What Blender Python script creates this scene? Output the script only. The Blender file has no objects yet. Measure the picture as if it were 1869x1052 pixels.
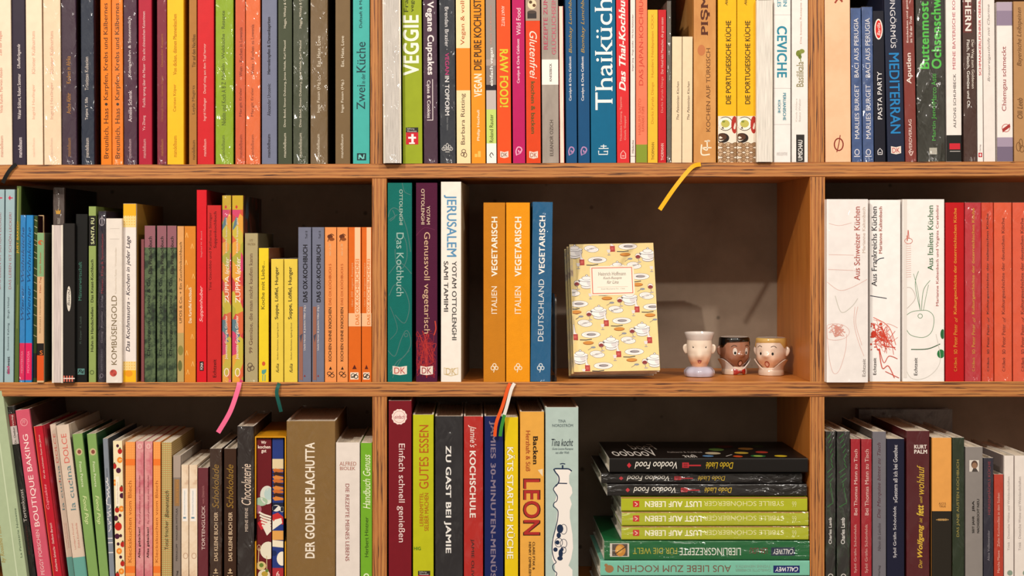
import bpy, bmesh, math, random
from mathutils import Vector, Matrix
R = random.Random(7)
C = bpy.context.scene.collection
SC = bpy.context.scene

# ---------------------------------------------------------------- scale of the photograph: one pixel is 0.75 mm on the shelf front
K = 0.00075
D = 2.30                      # camera to shelf front
VX, VY = 861.0, 443.0         # where the camera's axis meets the shelf front
DEPTH = 0.25                  # shelf front to wall

def px(x, y=0.0):             # photo column -> metres, on a plane y behind the shelf front
    return ((VX - 934.5) + (x - VX) * (1 + y / D)) * K
def pz(v, y=0.0):
    return ((526 - VY) + (VY - v) * (1 + y / D)) * K

# ---------------------------------------------------------------- camera
cd = bpy.data.cameras.new('camera'); cam = bpy.data.objects.new('camera', cd); C.objects.link(cam)
cam.location = (px(VX), -D, pz(VY)); cam.rotation_euler = (math.pi / 2, 0, 0)
cd.sensor_width = 36; cd.lens = 36 * D / (1869 * K)
cd.shift_x = (934.5 - VX) / 1869; cd.shift_y = -(526 - VY) / 1869
cd.clip_start = 0.05
SC.camera = cam
# ---------------------------------------------------------------- world, lamps, exposure
w = bpy.data.worlds.new('world'); SC.world = w; w.use_nodes = True
wn, wl = w.node_tree.nodes, w.node_tree.links                  # the shop around: pale ceiling above, dark floor below
wt = wn.new('ShaderNodeTexCoord'); ws = wn.new('ShaderNodeSeparateXYZ'); wr = wn.new('ShaderNodeValToRGB')
wm = wn.new('ShaderNodeMath'); wm.operation = 'MULTIPLY_ADD'; wm.inputs[1].default_value = 0.5; wm.inputs[2].default_value = 0.5
wl.new(wt.outputs['Generated'], ws.inputs[0]); wl.new(ws.outputs['Z'], wm.inputs[0]); wl.new(wm.outputs[0], wr.inputs['Fac']); wl.new(wr.outputs['Color'], wn['Background'].inputs[0])
for wi, (wp, wc) in enumerate(((0.36, (0.55, 0.45, 0.36, 1)), (0.62, (1.25, 1.10, 0.92, 1)))):
    wr.color_ramp.elements[wi].position = wp; wr.color_ramp.elements[wi].color = wc
w.node_tree.nodes['Background'].inputs[1].default_value = 0.54

def spot(name, loc, aim, watt, size, angle, col):
    l = bpy.data.lights.new(name, 'SPOT'); l.energy = watt; l.shadow_soft_size = size; l.spot_size = math.radians(angle); l.spot_blend = 0.6; l.color = col
    o = bpy.data.objects.new(name, l); C.objects.link(o); o.location = loc
    o.rotation_euler = (Vector(aim) - Vector(loc)).to_track_quat('-Z', 'Y').to_euler()
def area(name, loc, aim, watt, sx, sy, col):
    l = bpy.data.lights.new(name, 'AREA'); l.energy = watt; l.shape = 'RECTANGLE'; l.size = sx; l.size_y = sy; l.color = col
    o = bpy.data.objects.new(name, l); C.objects.link(o); o.location = loc
    o.rotation_euler = (Vector(aim) - Vector(loc)).to_track_quat('-Z', 'Y').to_euler()
spot('ceiling_spot_lamp', (-1.42, -2.75, 1.82), (0.15, 0, 0.0), 225, 0.035, 60, (1.0, 0.92, 0.82))
spot('ceiling_spot_lamp', (1.25, -2.3, 1.9), (0.45, 0, 0.05), 138, 0.05, 62, (1.0, 0.95, 0.88))
spot('ceiling_spot_lamp', (-1.0, -1.9, 1.7), (-0.5, 0, 0.1), 38, 0.05, 60, (1.0, 0.90, 0.78))
area('fill_area_light', (0.1, -2.5, 2.2), (0, 0, -0.1), 30, 2.4, 0.8, (1.0, 0.94, 0.86))  # soft fill added high behind the camera, standing in for unseen room lamps
SC.view_settings.view_transform = 'Standard'; SC.view_settings.look = 'None'
SC.view_settings.gamma = 1.0; SC.view_settings.use_curve_mapping = False
SC.view_settings.exposure = 0.0

# ---------------------------------------------------------------- materials
def lin(h, g=0.90):
    v = [int(h[i:i + 2], 16) / 255 for i in (0, 2, 4)]
    return tuple((c / 12.92 if c <= 0.04045 else ((c + 0.055) / 1.055) ** 2.4) ** 1.07 * g for c in v) + (1,)
MATS = {}
def new_mat(name):
    m = bpy.data.materials.new(name); m.use_nodes = True
    return m, m.node_tree.nodes, m.node_tree.links, m.node_tree.nodes['Principled BSDF']
def ink(h, rough=0.5, metal=0.0):
    k = ('ink', h, rough, metal)
    if k not in MATS:
        m, n, l, b = new_mat('ink_' + h); b.inputs['Base Color'].default_value = lin(h); b.inputs['Roughness'].default_value = rough; b.inputs['Specular IOR Level'].default_value = 0.25
        b.inputs['Metallic'].default_value = metal; MATS[k] = m
    return MATS[k]
def N(n, kind, **kw):
    x = n.new(kind)
    for k, v in kw.items():
        if k in ('inp',):
            for a, b in v.items(): x.inputs[a].default_value = b
        else: setattr(x, k, v)
    return x
def ramp(n, stops):
    r = n.new('ShaderNodeValToRGB'); e = r.color_ramp.elements
    while len(e) < len(stops): e.new(0.5)
    for i, (p, c) in enumerate(stops): e[i].position = p; e[i].color = c
    return r
def coords(n, l, scale, kind='Object', rot=(0, 0, 0)):
    t = n.new('ShaderNodeTexCoord'); m = n.new('ShaderNodeMapping'); m.inputs['Scale'].default_value = scale; m.inputs['Rotation'].default_value = rot
    l.new(t.outputs[kind], m.inputs['Vector']); return m.outputs['Vector']
def cover_mat(h, kind='card', rough=0.42):
    """printed cover: a colour, a faint paper mottle and a little surface unevenness"""
    k = ('cover', h, kind, rough)
    if k in MATS: return MATS[k]
    m, n, l, b = new_mat('cover_' + h)
    v = coords(n, l, (1, 1, 1))
    ns = N(n, 'ShaderNodeTexNoise', inp={'Scale': 90.0, 'Detail': 4.0}); l.new(v, ns.inputs['Vector'])
    c = lin(h); d = tuple(x * 0.94 for x in c[:3]) + (1,)
    r = ramp(n, [(0.35, d), (0.65, c)]); l.new(ns.outputs['Fac'], r.inputs['Fac']); l.new(r.outputs['Color'], b.inputs['Base Color'])
    b.inputs['Roughness'].default_value = rough
    b.inputs['Specular IOR Level'].default_value = 0.25
    bp = N(n, 'ShaderNodeBump', inp={'Strength': 0.12, 'Distance': 0.001})
    if kind == 'cloth':
        b.inputs['Roughness'].default_value = 0.8; b.inputs['Specular IOR Level'].default_value = 0.25
        wv = N(n, 'ShaderNodeTexNoise', inp={'Scale': 1400.0, 'Detail': 2.0}); l.new(v, wv.inputs['Vector']); l.new(wv.outputs['Fac'], bp.inputs['Height']); bp.inputs['Strength'].default_value = 0.4
    else:
        w2 = N(n, 'ShaderNodeTexNoise', inp={'Scale': 35.0, 'Detail': 3.0}); l.new(v, w2.inputs['Vector']); l.new(w2.outputs['Fac'], bp.inputs['Height'])
    l.new(bp.outputs['Normal'], b.inputs['Normal'])
    MATS[k] = m; return m
def mottle_mat(cols, scale, name='mottled', stretch=(1, 1, 1), rough=0.45, kind='noise', dist=0.0):
    """several printed colours in patches"""
    k = ('mottle', tuple(cols), scale, stretch, kind, dist)
    if k in MATS: return MATS[k]
    m, n, l, b = new_mat(name); v = coords(n, l, stretch)
    if kind == 'noise':
        t = N(n, 'ShaderNodeTexNoise', inp={'Scale': scale, 'Detail': 5.0, 'Roughness': 0.65, 'Distortion': dist}); l.new(v, t.inputs['Vector']); f = t.outputs['Fac']
        st = [(0.30 + 0.4 * i / max(1, len(cols) - 1), lin(c)) for i, c in enumerate(cols)]
        r = ramp(n, st)
    else:
        t = N(n, 'ShaderNodeTexVoronoi', inp={'Scale': scale, 'Randomness': 1.0}); l.new(v, t.inputs['Vector'])
        s = n.new('ShaderNodeSeparateColor'); l.new(t.outputs['Color'], s.inputs['Color']); f = s.outputs[0]
        r = ramp(n, [(i / len(cols), lin(c)) for i, c in enumerate(cols)]); r.color_ramp.interpolation = 'CONSTANT'
    l.new(f, r.inputs['Fac']); l.new(r.outputs['Color'], b.inputs['Base Color']); b.inputs['Roughness'].default_value = rough
    MATS[k] = m; return m
def plaid_mat(c0, c1, c2, sx, sz):
    k = ('plaid', c0, c1, c2, sx, sz)
    if k in MATS: return MATS[k]
    m, n, l, b = new_mat('plaid'); v = coords(n, l, (1, 1, 1))
    mix = []
    base = None
    for ax, sc, c in (('X', sx, c1), ('Z', sz, c2)):
        t = N(n, 'ShaderNodeTexWave', wave_type='BANDS', bands_direction=ax, inp={'Scale': sc, 'Distortion': 0.4}); l.new(v, t.inputs['Vector'])
        r = ramp(n, [(0.55, (0, 0, 0, 1)), (0.75, (1, 1, 1, 1))]); l.new(t.outputs['Fac'], r.inputs['Fac'])
        x = n.new('ShaderNodeMix'); x.data_type = 'RGBA'; l.new(r.outputs['Color'], x.inputs['Factor'])
        if base is None: x.inputs[6].default_value = lin(c0)
        else: l.new(base, x.inputs[6])
        x.inputs[7].default_value = lin(c); base = x.outputs[2]
    l.new(base, b.inputs['Base Color']); b.inputs['Roughness'].default_value = 0.5
    MATS[k] = m; return m
def page_mat(h='f0e4d0'):
    k = ('page', h)
    if k in MATS: return MATS[k]
    m, n, l, b = new_mat('page_edges'); v = coords(n, l, (1, 0.02, 0.02))
    t = N(n, 'ShaderNodeTexNoise', inp={'Scale': 1500.0, 'Detail': 3.0}); l.new(v, t.inputs['Vector'])
    c = lin(h); d = tuple(x * 0.72 for x in c[:3]) + (1,)
    r = ramp(n, [(0.35, d), (0.6, c)]); l.new(t.outputs['Fac'], r.inputs['Fac']); l.new(r.outputs['Color'], b.inputs['Base Color']); b.inputs['Roughness'].default_value = 0.9
    MATS[k] = m; return m
def film_mat(strength=1.0):
    """clear shrink film: lets the cover through, throws glints where it wrinkles"""
    k = ('film', strength)
    if k in MATS: return MATS[k]
    m = bpy.data.materials.new('clear_film'); m.use_nodes = True; n = m.node_tree.nodes; l = m.node_tree.links; n.clear()
    out = n.new('ShaderNodeOutputMaterial'); mx = n.new('ShaderNodeMixShader'); tr = n.new('ShaderNodeBsdfTransparent'); gl = n.new('ShaderNodeBsdfGlossy')
    gl.inputs['Roughness'].default_value = 0.12
    v = coords(n, l, (1, 1, 0.3), rot=(0, 0.25, 0))
    t = N(n, 'ShaderNodeTexNoise', inp={'Scale': 110.0, 'Detail': 2.0, 'Roughness': 0.5, 'Distortion': 1.0}); l.new(v, t.inputs['Vector'])
    big = N(n, 'ShaderNodeTexNoise', inp={'Scale': 30.0, 'Detail': 2.0}); l.new(v, big.inputs['Vector'])
    ml = N(n, 'ShaderNodeMath', operation='MULTIPLY'); l.new(t.outputs['Fac'], ml.inputs[0]); rb = ramp(n, [(0.40, (.08, .08, .08, 1)), (0.58, (1, 1, 1, 1))]); l.new(big.outputs['Fac'], rb.inputs['Fac']); l.new(rb.outputs['Color'], ml.inputs[1])
    bp = N(n, 'ShaderNodeBump', inp={'Strength': 1.0, 'Distance': 0.004 + 0.006 * strength}); l.new(ml.outputs[0], bp.inputs['Height'])
    l.new(bp.outputs['Normal'], gl.inputs['Normal'])
    mx.inputs['Fac'].default_value = 0.035 + 0.04 * strength
    l.new(tr.outputs[0], mx.inputs[1]); l.new(gl.outputs[0], mx.inputs[2]); l.new(mx.outputs[0], out.inputs['Surface'])
    MATS[k] = m; return m
def wood_mat(axis, kind):
    """kind edge: the five plies of the cut edge, in that face's own u (length) and v (thickness); kind face: oiled veneer"""
    k = ('wood', axis, kind)
    if k in MATS: return MATS[k]
    m, n, l, b = new_mat('oak_' + kind)
    if kind == 'edge':
        def uv(sx, sy):
            t = N(n, 'ShaderNodeUVMap', uv_map='edge'); mp = n.new('ShaderNodeMapping'); mp.inputs['Scale'].default_value = (sx, sy, 1); l.new(t.outputs[0], mp.inputs['Vector']); return mp.outputs['Vector']
        t = N(n, 'ShaderNodeTexNoise', inp={'Scale': 1.0, 'Detail': 5.0, 'Roughness': 0.6, 'Distortion': 0.2}); l.new(uv(16, 9), t.inputs['Vector'])
        r = ramp(n, [(0.3, lin('96562a')), (0.5, lin('b07038')), (0.72, lin('c48848'))]); l.new(t.outputs['Fac'], r.inputs['Fac'])
        # dark end-grain dashes, slightly oblique, inside the cross plies
        t2 = N(n, 'ShaderNodeTexNoise', inp={'Scale': 1.0, 'Detail': 3.5, 'Roughness': 0.6, 'Distortion': 0.9}); l.new(uv(13, 8), t2.inputs['Vector'])
        r2 = ramp(n, [(0.38, (1, 1, 1, 1)), (0.48, (0, 0, 0, 1))]); l.new(t2.outputs['Fac'], r2.inputs['Fac'])
        # thin long-grain plies: straight light lines
        sp = n.new('ShaderNodeSeparateXYZ'); l.new(uv(1, 1), sp.inputs[0])
        wob = N(n, 'ShaderNodeTexNoise', inp={'Scale': 1.0, 'Detail': 1.0}); l.new(uv(6, 0), wob.inputs['Vector'])
        ad = N(n, 'ShaderNodeMath', operation='MULTIPLY_ADD', inp={1: 0.05}); l.new(wob.outputs['Fac'], ad.inputs[0]); l.new(sp.outputs['Y'], ad.inputs[2])
        ml = N(n, 'ShaderNodeMath', operation='MULTIPLY', inp={1: 4.0}); l.new(ad.outputs[0], ml.inputs[0])
        fr = N(n, 'ShaderNodeMath', operation='FRACT'); l.new(ml.outputs[0], fr.inputs[0])
        r3 = ramp(n, [(0.0, (1, 1, 1, 1)), (0.16, (1, 1, 1, 1)), (0.24, (0, 0, 0, 1)), (0.92, (0, 0, 0, 1)), (0.99, (1, 1, 1, 1))]); l.new(fr.outputs[0], r3.inputs['Fac'])
        dk = n.new('ShaderNodeMix'); dk.data_type = 'RGBA'; l.new(r2.outputs['Color'], dk.inputs['Factor']); l.new(r.outputs['Color'], dk.inputs[6]); dk.inputs[7].default_value = lin('5a3014')
        lt = n.new('ShaderNodeMix'); lt.data_type = 'RGBA'; l.new(r3.outputs['Color'], lt.inputs['Factor']); l.new(dk.outputs[2], lt.inputs[6]); lt.inputs[7].default_value = lin('c88a4a')
        col = lt.outputs[2]
    else:
        v = coords(n, l, {'x': (1, 6, 14), 'z': (14, 6, 1)}[axis])
        t = N(n, 'ShaderNodeTexNoise', inp={'Scale': 5.0, 'Detail': 6.0, 'Roughness': 0.62, 'Distortion': 0.35}); l.new(v, t.inputs['Vector'])
        r = ramp(n, [(0.25, lin('a86424')), (0.5, lin('c87c34')), (0.8, lin('d89044'))]); l.new(t.outputs['Fac'], r.inputs['Fac']); col = r.outputs['Color']
    l.new(col, b.inputs['Base Color']); b.inputs['Roughness'].default_value = 0.42 if kind == 'face' else 0.6
    bp = N(n, 'ShaderNodeBump', inp={'Strength': 0.15, 'Distance': 0.001}); l.new(t.outputs['Fac'], bp.inputs['Height']); l.new(bp.outputs['Normal'], b.inputs['Normal'])
    MATS[k] = m; return m
def concrete_mat():
    m, n, l, b = new_mat('concrete'); v = coords(n, l, (1, 1, 1))
    t = N(n, 'ShaderNodeTexNoise', inp={'Scale': 9.0, 'Detail': 8.0, 'Roughness': 0.6}); l.new(v, t.inputs['Vector'])
    r = ramp(n, [(0.3, lin('857464')), (0.7, lin('a49280'))]); l.new(t.outputs['Fac'], r.inputs['Fac'])
    t2 = N(n, 'ShaderNodeTexVoronoi', inp={'Scale': 26.0}); l.new(v, t2.inputs['Vector'])
    r2 = ramp(n, [(0.05, (1, 1, 1, 1)), (0.11, (0, 0, 0, 1))]); l.new(t2.outputs['Distance'], r2.inputs['Fac'])
    mx = n.new('ShaderNodeMix'); mx.data_type = 'RGBA'; l.new(r2.outputs['Color'], mx.inputs['Factor']); l.new(r.outputs['Color'], mx.inputs[6]); mx.inputs[7].default_value = lin('6f6153')
    l.new(mx.outputs[2], b.inputs['Base Color']); b.inputs['Roughness'].default_value = 0.9
    bp = N(n, 'ShaderNodeBump', inp={'Strength': 0.3, 'Distance': 0.002}); l.new(t.outputs['Fac'], bp.inputs['Height']); l.new(bp.outputs['Normal'], b.inputs['Normal'])
    return m

# ---------------------------------------------------------------- objects
def mesh_obj(name, bm, mats, parent=None, smooth=False, recalc=True):
    me = bpy.data.meshes.new(name)
    if recalc: bmesh.ops.recalc_face_normals(bm, faces=bm.faces[:])
    if smooth:
        for f in bm.faces: f.smooth = True
    for e in bm.edges:                       # creases stay sharp where a rounded face meets a flat end
        if len(e.link_faces) == 2 and e.calc_face_angle(0) > 0.7: e.smooth = False
    bm.to_mesh(me); bm.free()
    for m in (mats if isinstance(mats, (list, tuple)) else [mats]): me.materials.append(m)
    o = bpy.data.objects.new(name, me); C.objects.link(o)
    if parent is not None: o.parent = parent
    return o
def thing(name, label, cat, group=None, loc=(0, 0, 0), rot=(0, 0, 0)):
    o = bpy.data.objects.new(name, None); C.objects.link(o); o.empty_display_size = 0.02
    o.location = loc; o.rotation_euler = rot; o['label'] = label; o['category'] = cat
    if group: o['group'] = group
    return o
def box(bm, x0, x1, y0, y1, z0, z1, mi=0):
    vs = [bm.verts.new(p) for p in ((x0, y0, z0), (x1, y0, z0), (x1, y1, z0), (x0, y1, z0), (x0, y0, z1), (x1, y0, z1), (x1, y1, z1), (x0, y1, z1))]
    fs = []
    for q in ((0, 3, 2, 1), (4, 5, 6, 7), (0, 1, 5, 4), (1, 2, 6, 5), (2, 3, 7, 6), (3, 0, 4, 7)):
        f = bm.faces.new([vs[i] for i in q]); f.material_index = mi; fs.append(f)
    return fs                                              # bottom, top, front, right, back, left

# ---------------------------------------------------------------- the setting: the wall; then the bookcase
bm = bmesh.new(); box(bm, px(-260), px(2420), DEPTH, DEPTH + 0.08, pz(1290), pz(-330))
wall = mesh_obj('wall_back', bm, concrete_mat()); wall['kind'] = 'structure'

ROWTOP = {1: (301.5, 295.0), 2: (698.6, 696.8), 3: (1098.0, 1098.0)}       # board tops, at the two sides of the frame
ROWBOT = {0: (-72.0, -78.0), 1: (328.0, 321.5), 2: (724.3, 724.8), 3: (1124.0, 1124.0)}
ROWTOP[0] = (-98.0, -104.0)
def base_px(row, x):
    a, b = ROWTOP[row]; return a + (b - a) * x / 1869
def under_px(row, x):
    a, b = ROWBOT[row]; return a + (b - a) * x / 1869
XL, XR = -127, 2306
case = thing('bookcase', 'oiled plywood bookcase of open bays fixed in front of the concrete wall', 'bookcase', loc=(0, 0, 0))
WF, WEX, WEZ, WFZ = wood_mat('x', 'face'), wood_mat('x', 'edge'), wood_mat('z', 'edge'), wood_mat('z', 'face')
def board(row):
    bm = bmesh.new(); uvl = bm.loops.layers.uv.new('edge')
    z = [(pz(base_px(row, x)), pz(under_px(row, x))) for x in (XL, XR)]
    xs = [px(XL), px(XR)]; vs = []
    e = 0.0006
    def V(x, y, zz): return bm.verts.new((x, y, zz))
    prof = lambda i: [V(xs[i], e, z[i][1]), V(xs[i], 0, z[i][1] + e), V(xs[i], 0, z[i][0] - e), V(xs[i], e, z[i][0]), V(xs[i], DEPTH - .001, z[i][0]), V(xs[i], DEPTH - .001, z[i][1])]
    a, b = prof(0), prof(1)
    for i in range(6):
        f = bm.faces.new((a[i], a[(i + 1) % 6], b[(i + 1) % 6], b[i])); f.material_index = 1 if i in (0, 1, 2) else 0
        for lp, q in zip(f.loops, ((0, i), (0, i + 1), (1, i + 1), (1, i))): lp[uvl].uv = ((xs[q[0]] - xs[0]) + row * 3.7, (0, .02, .98, 1, 1, 0, 0)[q[1]] + row * .13)
    bm.faces.new(a[::-1]); bm.faces.new(b)
    o = mesh_obj('shelf_board', bm, [WF, WEX], case)
for r in (0, 1, 2, 3): board(r)
def upright(row, x0, x1):
    bm = bmesh.new(); uvl = bm.loops.layers.uv.new('edge'); xm = (x0 + x1) / 2
    zt, zb = pz(under_px(row - 1, xm)) - .0002, pz(base_px(row, xm)) + .0002
    fs = box(bm, px(x0), px(x1), 0.0004, DEPTH - .001, zb, zt); fs[2].material_index = 1
    bmesh.ops.bevel(bm, geom=[e for e in bm.edges if abs(e.verts[0].co.z - e.verts[1].co.z) > .05 and e.verts[0].co.y < .01], offset=0.0006, segments=1, affect='EDGES')
    for f in bm.faces:
        for lp in f.loops: lp[uvl].uv = (lp.vert.co.z + x0 * .013 + row, (lp.vert.co.x - px(x0)) / (px(x1) - px(x0)) + x0 * .00037)
    mesh_obj('upright_panel', bm, [WFZ, WEZ], case)
for row, ups in {1: ((676, 698), (1476, 1504)), 2: ((679, 705.5), (1478.5, 1506)), 3: ((679.8, 706), (1478.5, 1505))}.items():
    for a, b in ups: upright(row, a, b)
    upright(row, XL, XL + 26); upright(row, XR - 26, XR)
# ---------------------------------------------------------------- print: lettering and shapes laid on a surface
def T(s, y0, y1, f0, f1, c, st='u'): return ('t', s, y0, y1, f0, f1, c, st)
def Q(f0, f1, y0, y1, c): return ('r', f0, f1, y0, y1, c)
def E(f, y, rx, ry, c): return ('e', f, y, rx, ry, c)
def O(f, y, rx, ry, wd, c): return ('o', f, y, rx, ry, wd, c)
def PG(pts, c): return ('p', pts, c)
def L(pts, wd, c): return ('l', pts, wd, c)
def S(pts, wd, c): return ('k', pts, wd, c)          # straight strokes
TEXTS = {}
def want_text(s, st):
    TEXTS.setdefault((s, ''.join(sorted(x for x in st if x in 'bBsil'))), None)
def make_texts():
    tmp = []
    for (s, st) in TEXTS:
        cu = bpy.data.curves.new('text', 'FONT'); cu.body = s; cu.size = 1.0; cu.resolution_u = 4
        cu.offset = 0.0
        cu.shear = 0.28 if 'i' in st else 0.0
        cu.space_character = 1.06 if 'B' in st else 1.0
        o = bpy.data.objects.new('text', cu); C.objects.link(o); tmp.append(((s, st), o))
    bpy.context.view_layer.update(); dg = bpy.context.evaluated_depsgraph_get()
    for k, o in tmp:
        me = bpy.data.meshes.new_from_object(o.evaluated_get(dg))
        vs = [(v.co.x, v.co.y) for v in me.vertices]; fs = [tuple(p.vertices) for p in me.polygons]
        if 's' in k[1]: add_serifs(me, vs, fs, 0.28 if 'i' in k[1] else 0.0)
        if 'B' in k[1] or 'b' in k[1]:             # heavier weights: the same outline set again slightly to the side
            dx, dy = (0.026, 0.016) if 'B' in k[1] else (0.013, 0.007)
            base = list(vs), list(fs); lay = []
            vs, fs = [], []
            for q, (ox, oy) in enumerate(((-dx, -dy), (dx, dy), (-dx, dy), (dx, -dy))):
                fs += [tuple(i + len(vs) for i in f) for f in base[1]]; vs += [(x + ox, y + oy, q) for x, y in base[0]]
        else: vs = [(x, y, 0) for x, y in vs]
        TEXTS[k] = (vs, fs); bpy.data.meshes.remove(me)
    for k, o in tmp:
        cu = o.data; bpy.data.objects.remove(o); bpy.data.curves.remove(cu)
def add_serifs(me, vs, fs, shear):
    """slab feet and heads on the free ends of upright strokes"""
    count = {}
    for p in me.polygons:
        for a, b in p.edge_keys: count[(a, b)] = count.get((a, b), 0) + 1
    ymin_ok = (0.0,)
    for (a, b), n in count.items():
        if n != 1: continue
        (xa, ya), (xb, yb) = vs[a], vs[b]
        if abs(ya - yb) > 0.004: continue
        ln = abs(xa - xb)
        if not 0.03 < ln < 0.2: continue
        y = ya
        up = abs(y) < 0.025 or abs(y + 0.23) < 0.02
        dn = any(abs(y - t) < 0.03 for t in (0.449, 0.682))
        if not (up or dn): continue
        x0, x1 = min(xa, xb) - 0.036, max(xa, xb) + 0.036
        y0, y1 = (y, y + 0.03) if up else (y - 0.03, y)
        i = len(vs); vs += [(x0, y0), (x1, y0), (x1, y1), (x0, y1)]; fs.append((i, i + 1, i + 2, i + 3))
class Print:
    """collects faces by ink; m(a, b, lift) turns print coordinates into a point of the surface"""
    def __init__(self, m): self.m = m; self.bm = bmesh.new(); self.inks = []; self.n = 0
    def mi(self, c):
        if c not in self.inks: self.inks.append(c)
        return self.inks.index(c)
    def lift(self): self.n += 1; return 0.00010 + 0.000008 * self.n
    def poly(self, pts, c, lf=None):
        lf = lf or self.lift()
        try:
            f = self.bm.faces.new([self.bm.verts.new(self.m(a, b, lf)) for a, b in pts]); f.material_index = self.mi(c)
        except ValueError: pass
    def grid(self, a0, a1, b0, b1, c, n=8, full=False):
        lf = self.lift(); i = self.mi(c)
        rows = [[self.bm.verts.new(self.m(a0 + (a1 - a0) * ((1 - math.cos(math.pi * k / n)) / 2 if full else k / n), b, lf)) for k in range(n + 1)] for b in (b0, b1)]
        for k in range(n):
            f = self.bm.faces.new((rows[0][k], rows[0][k + 1], rows[1][k + 1], rows[1][k])); f.material_index = i
    def line(self, pts, wd, c):
        lf = self.lift(); i = self.mi(c); n = len(pts); Lr = []
        for k, (a, b) in enumerate(pts):
            p, q = pts[max(0, k - 1)], pts[min(n - 1, k + 1)]
            dx, dy = q[0] - p[0], q[1] - p[1]; d = math.hypot(dx, dy) or 1
            nx, ny = -dy / d * wd / 2, dx / d * wd / 2
            Lr.append((self.bm.verts.new(self.m(a + nx, b + ny, lf)), self.bm.verts.new(self.m(a - nx, b - ny, lf))))
        for k in range(n - 1):
            try:
                f = self.bm.faces.new((Lr[k][0], Lr[k + 1][0], Lr[k + 1][1], Lr[k][1])); f.material_index = i
            except ValueError: pass
    def text(self, s, st, a0, a1, b0, b1, c):
        vs, fs = TEXTS[(s, ''.join(sorted(x for x in st if x in 'bBsil')))]
        if not vs: return
        x0 = min(v[0] for v in vs); x1 = max(v[0] for v in vs); y0 = min(v[1] for v in vs); y1 = max(v[1] for v in vs)
        sx, sy = (x1 - x0) or 1, (y1 - y0) or 1; lf = self.lift(); i = self.mi(c); out = []
        for x, y, q in vs:
            u, v = (x - x0) / sx, (y - y0) / sy
            if st[0] == 'u': a, b = a1 - (a1 - a0) * v, b0 + (b1 - b0) * u
            elif st[0] == 'd': a, b = a0 + (a1 - a0) * v, b1 - (b1 - b0) * u
            else: a, b = a0 + (a1 - a0) * u, b0 + (b1 - b0) * v
            out.append(self.bm.verts.new(self.m(a, b, lf + q * 0.000008)))
        for f in fs:
            try: q = self.bm.faces.new([out[k] for k in f]); q.material_index = i
            except ValueError: pass
    def done(self, name, parent, rough=0.5):
        if not self.bm.faces: self.bm.free(); return None
        return mesh_obj(name, self.bm, [ink(c, rough) if isinstance(c, str) else c for c in self.inks], parent, recalc=False)
def smooth_line(pts, n=6):
    """Catmull-Rom through points"""
    out = []
    for i in range(len(pts) - 1):
        p0, p1, p2, p3 = pts[max(0, i - 1)], pts[i], pts[i + 1], pts[min(len(pts) - 1, i + 2)]
        for k in range(n):
            t = k / n
            out.append(tuple(0.5 * (2 * p1[j] + (p2[j] - p0[j]) * t + (2 * p0[j] - 5 * p1[j] + 4 * p2[j] - p3[j]) * t * t + (3 * p1[j] - p0[j] - 3 * p2[j] + p3[j]) * t ** 3) for j in (0, 1)))
    out.append(pts[-1]); return out
def print_items(shapes, letters, items, fa, fb, s, lim=1):
    """fa: fraction of the spine -> a, fb: photo pixel -> b, s: metres per pixel here"""
    cl = lambda a: max(-lim, min(lim, a))
    for it in items:
        k = it[0]
        if k == 't':
            _, tx, y0, y1, f0, f1, c, st = it; b = sorted((fb(y0), fb(y1)))
            letters.text(tx, st, fa(f0), fa(f1), b[0], b[1], c)
        elif k == 'r':
            _, f0, f1, y0, y1, c = it; b = sorted((fb(y0), fb(y1)))
            if f0 <= 0 and f1 >= .98: shapes.grid(-lim / .97, lim / .97, b[0], b[1], c, 18, True)
            else: shapes.grid(max(-lim, fa(f0)), min(lim, fa(f1)), b[0], b[1], c)
        elif k == 'e':
            _, f, y, rx, ry, c = it
            shapes.poly([(cl(fa(f) + rx * s * math.cos(t * math.pi / 10)), fb(y) + ry * s * math.sin(t * math.pi / 10)) for t in range(20)], c)
        elif k == 'o':
            _, f, y, rx, ry, wd, c = it
            shapes.line([(cl(fa(f) + rx * s * math.cos(t * math.pi / 14)), fb(y) + ry * s * math.sin(t * math.pi / 14)) for t in range(29)], wd * s, c)
        elif k == 'p': shapes.poly([(cl(fa(f)), fb(y)) for f, y in it[1]], it[2])
        elif k == 'k': shapes.line([(cl(fa(f)), fb(y)) for f, y in it[1]], it[2] * s, it[3])
        elif k == 'l': shapes.line(smooth_line([(cl(fa(f)), fb(y)) for f, y in it[1]]), it[2] * s, it[3])

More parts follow.
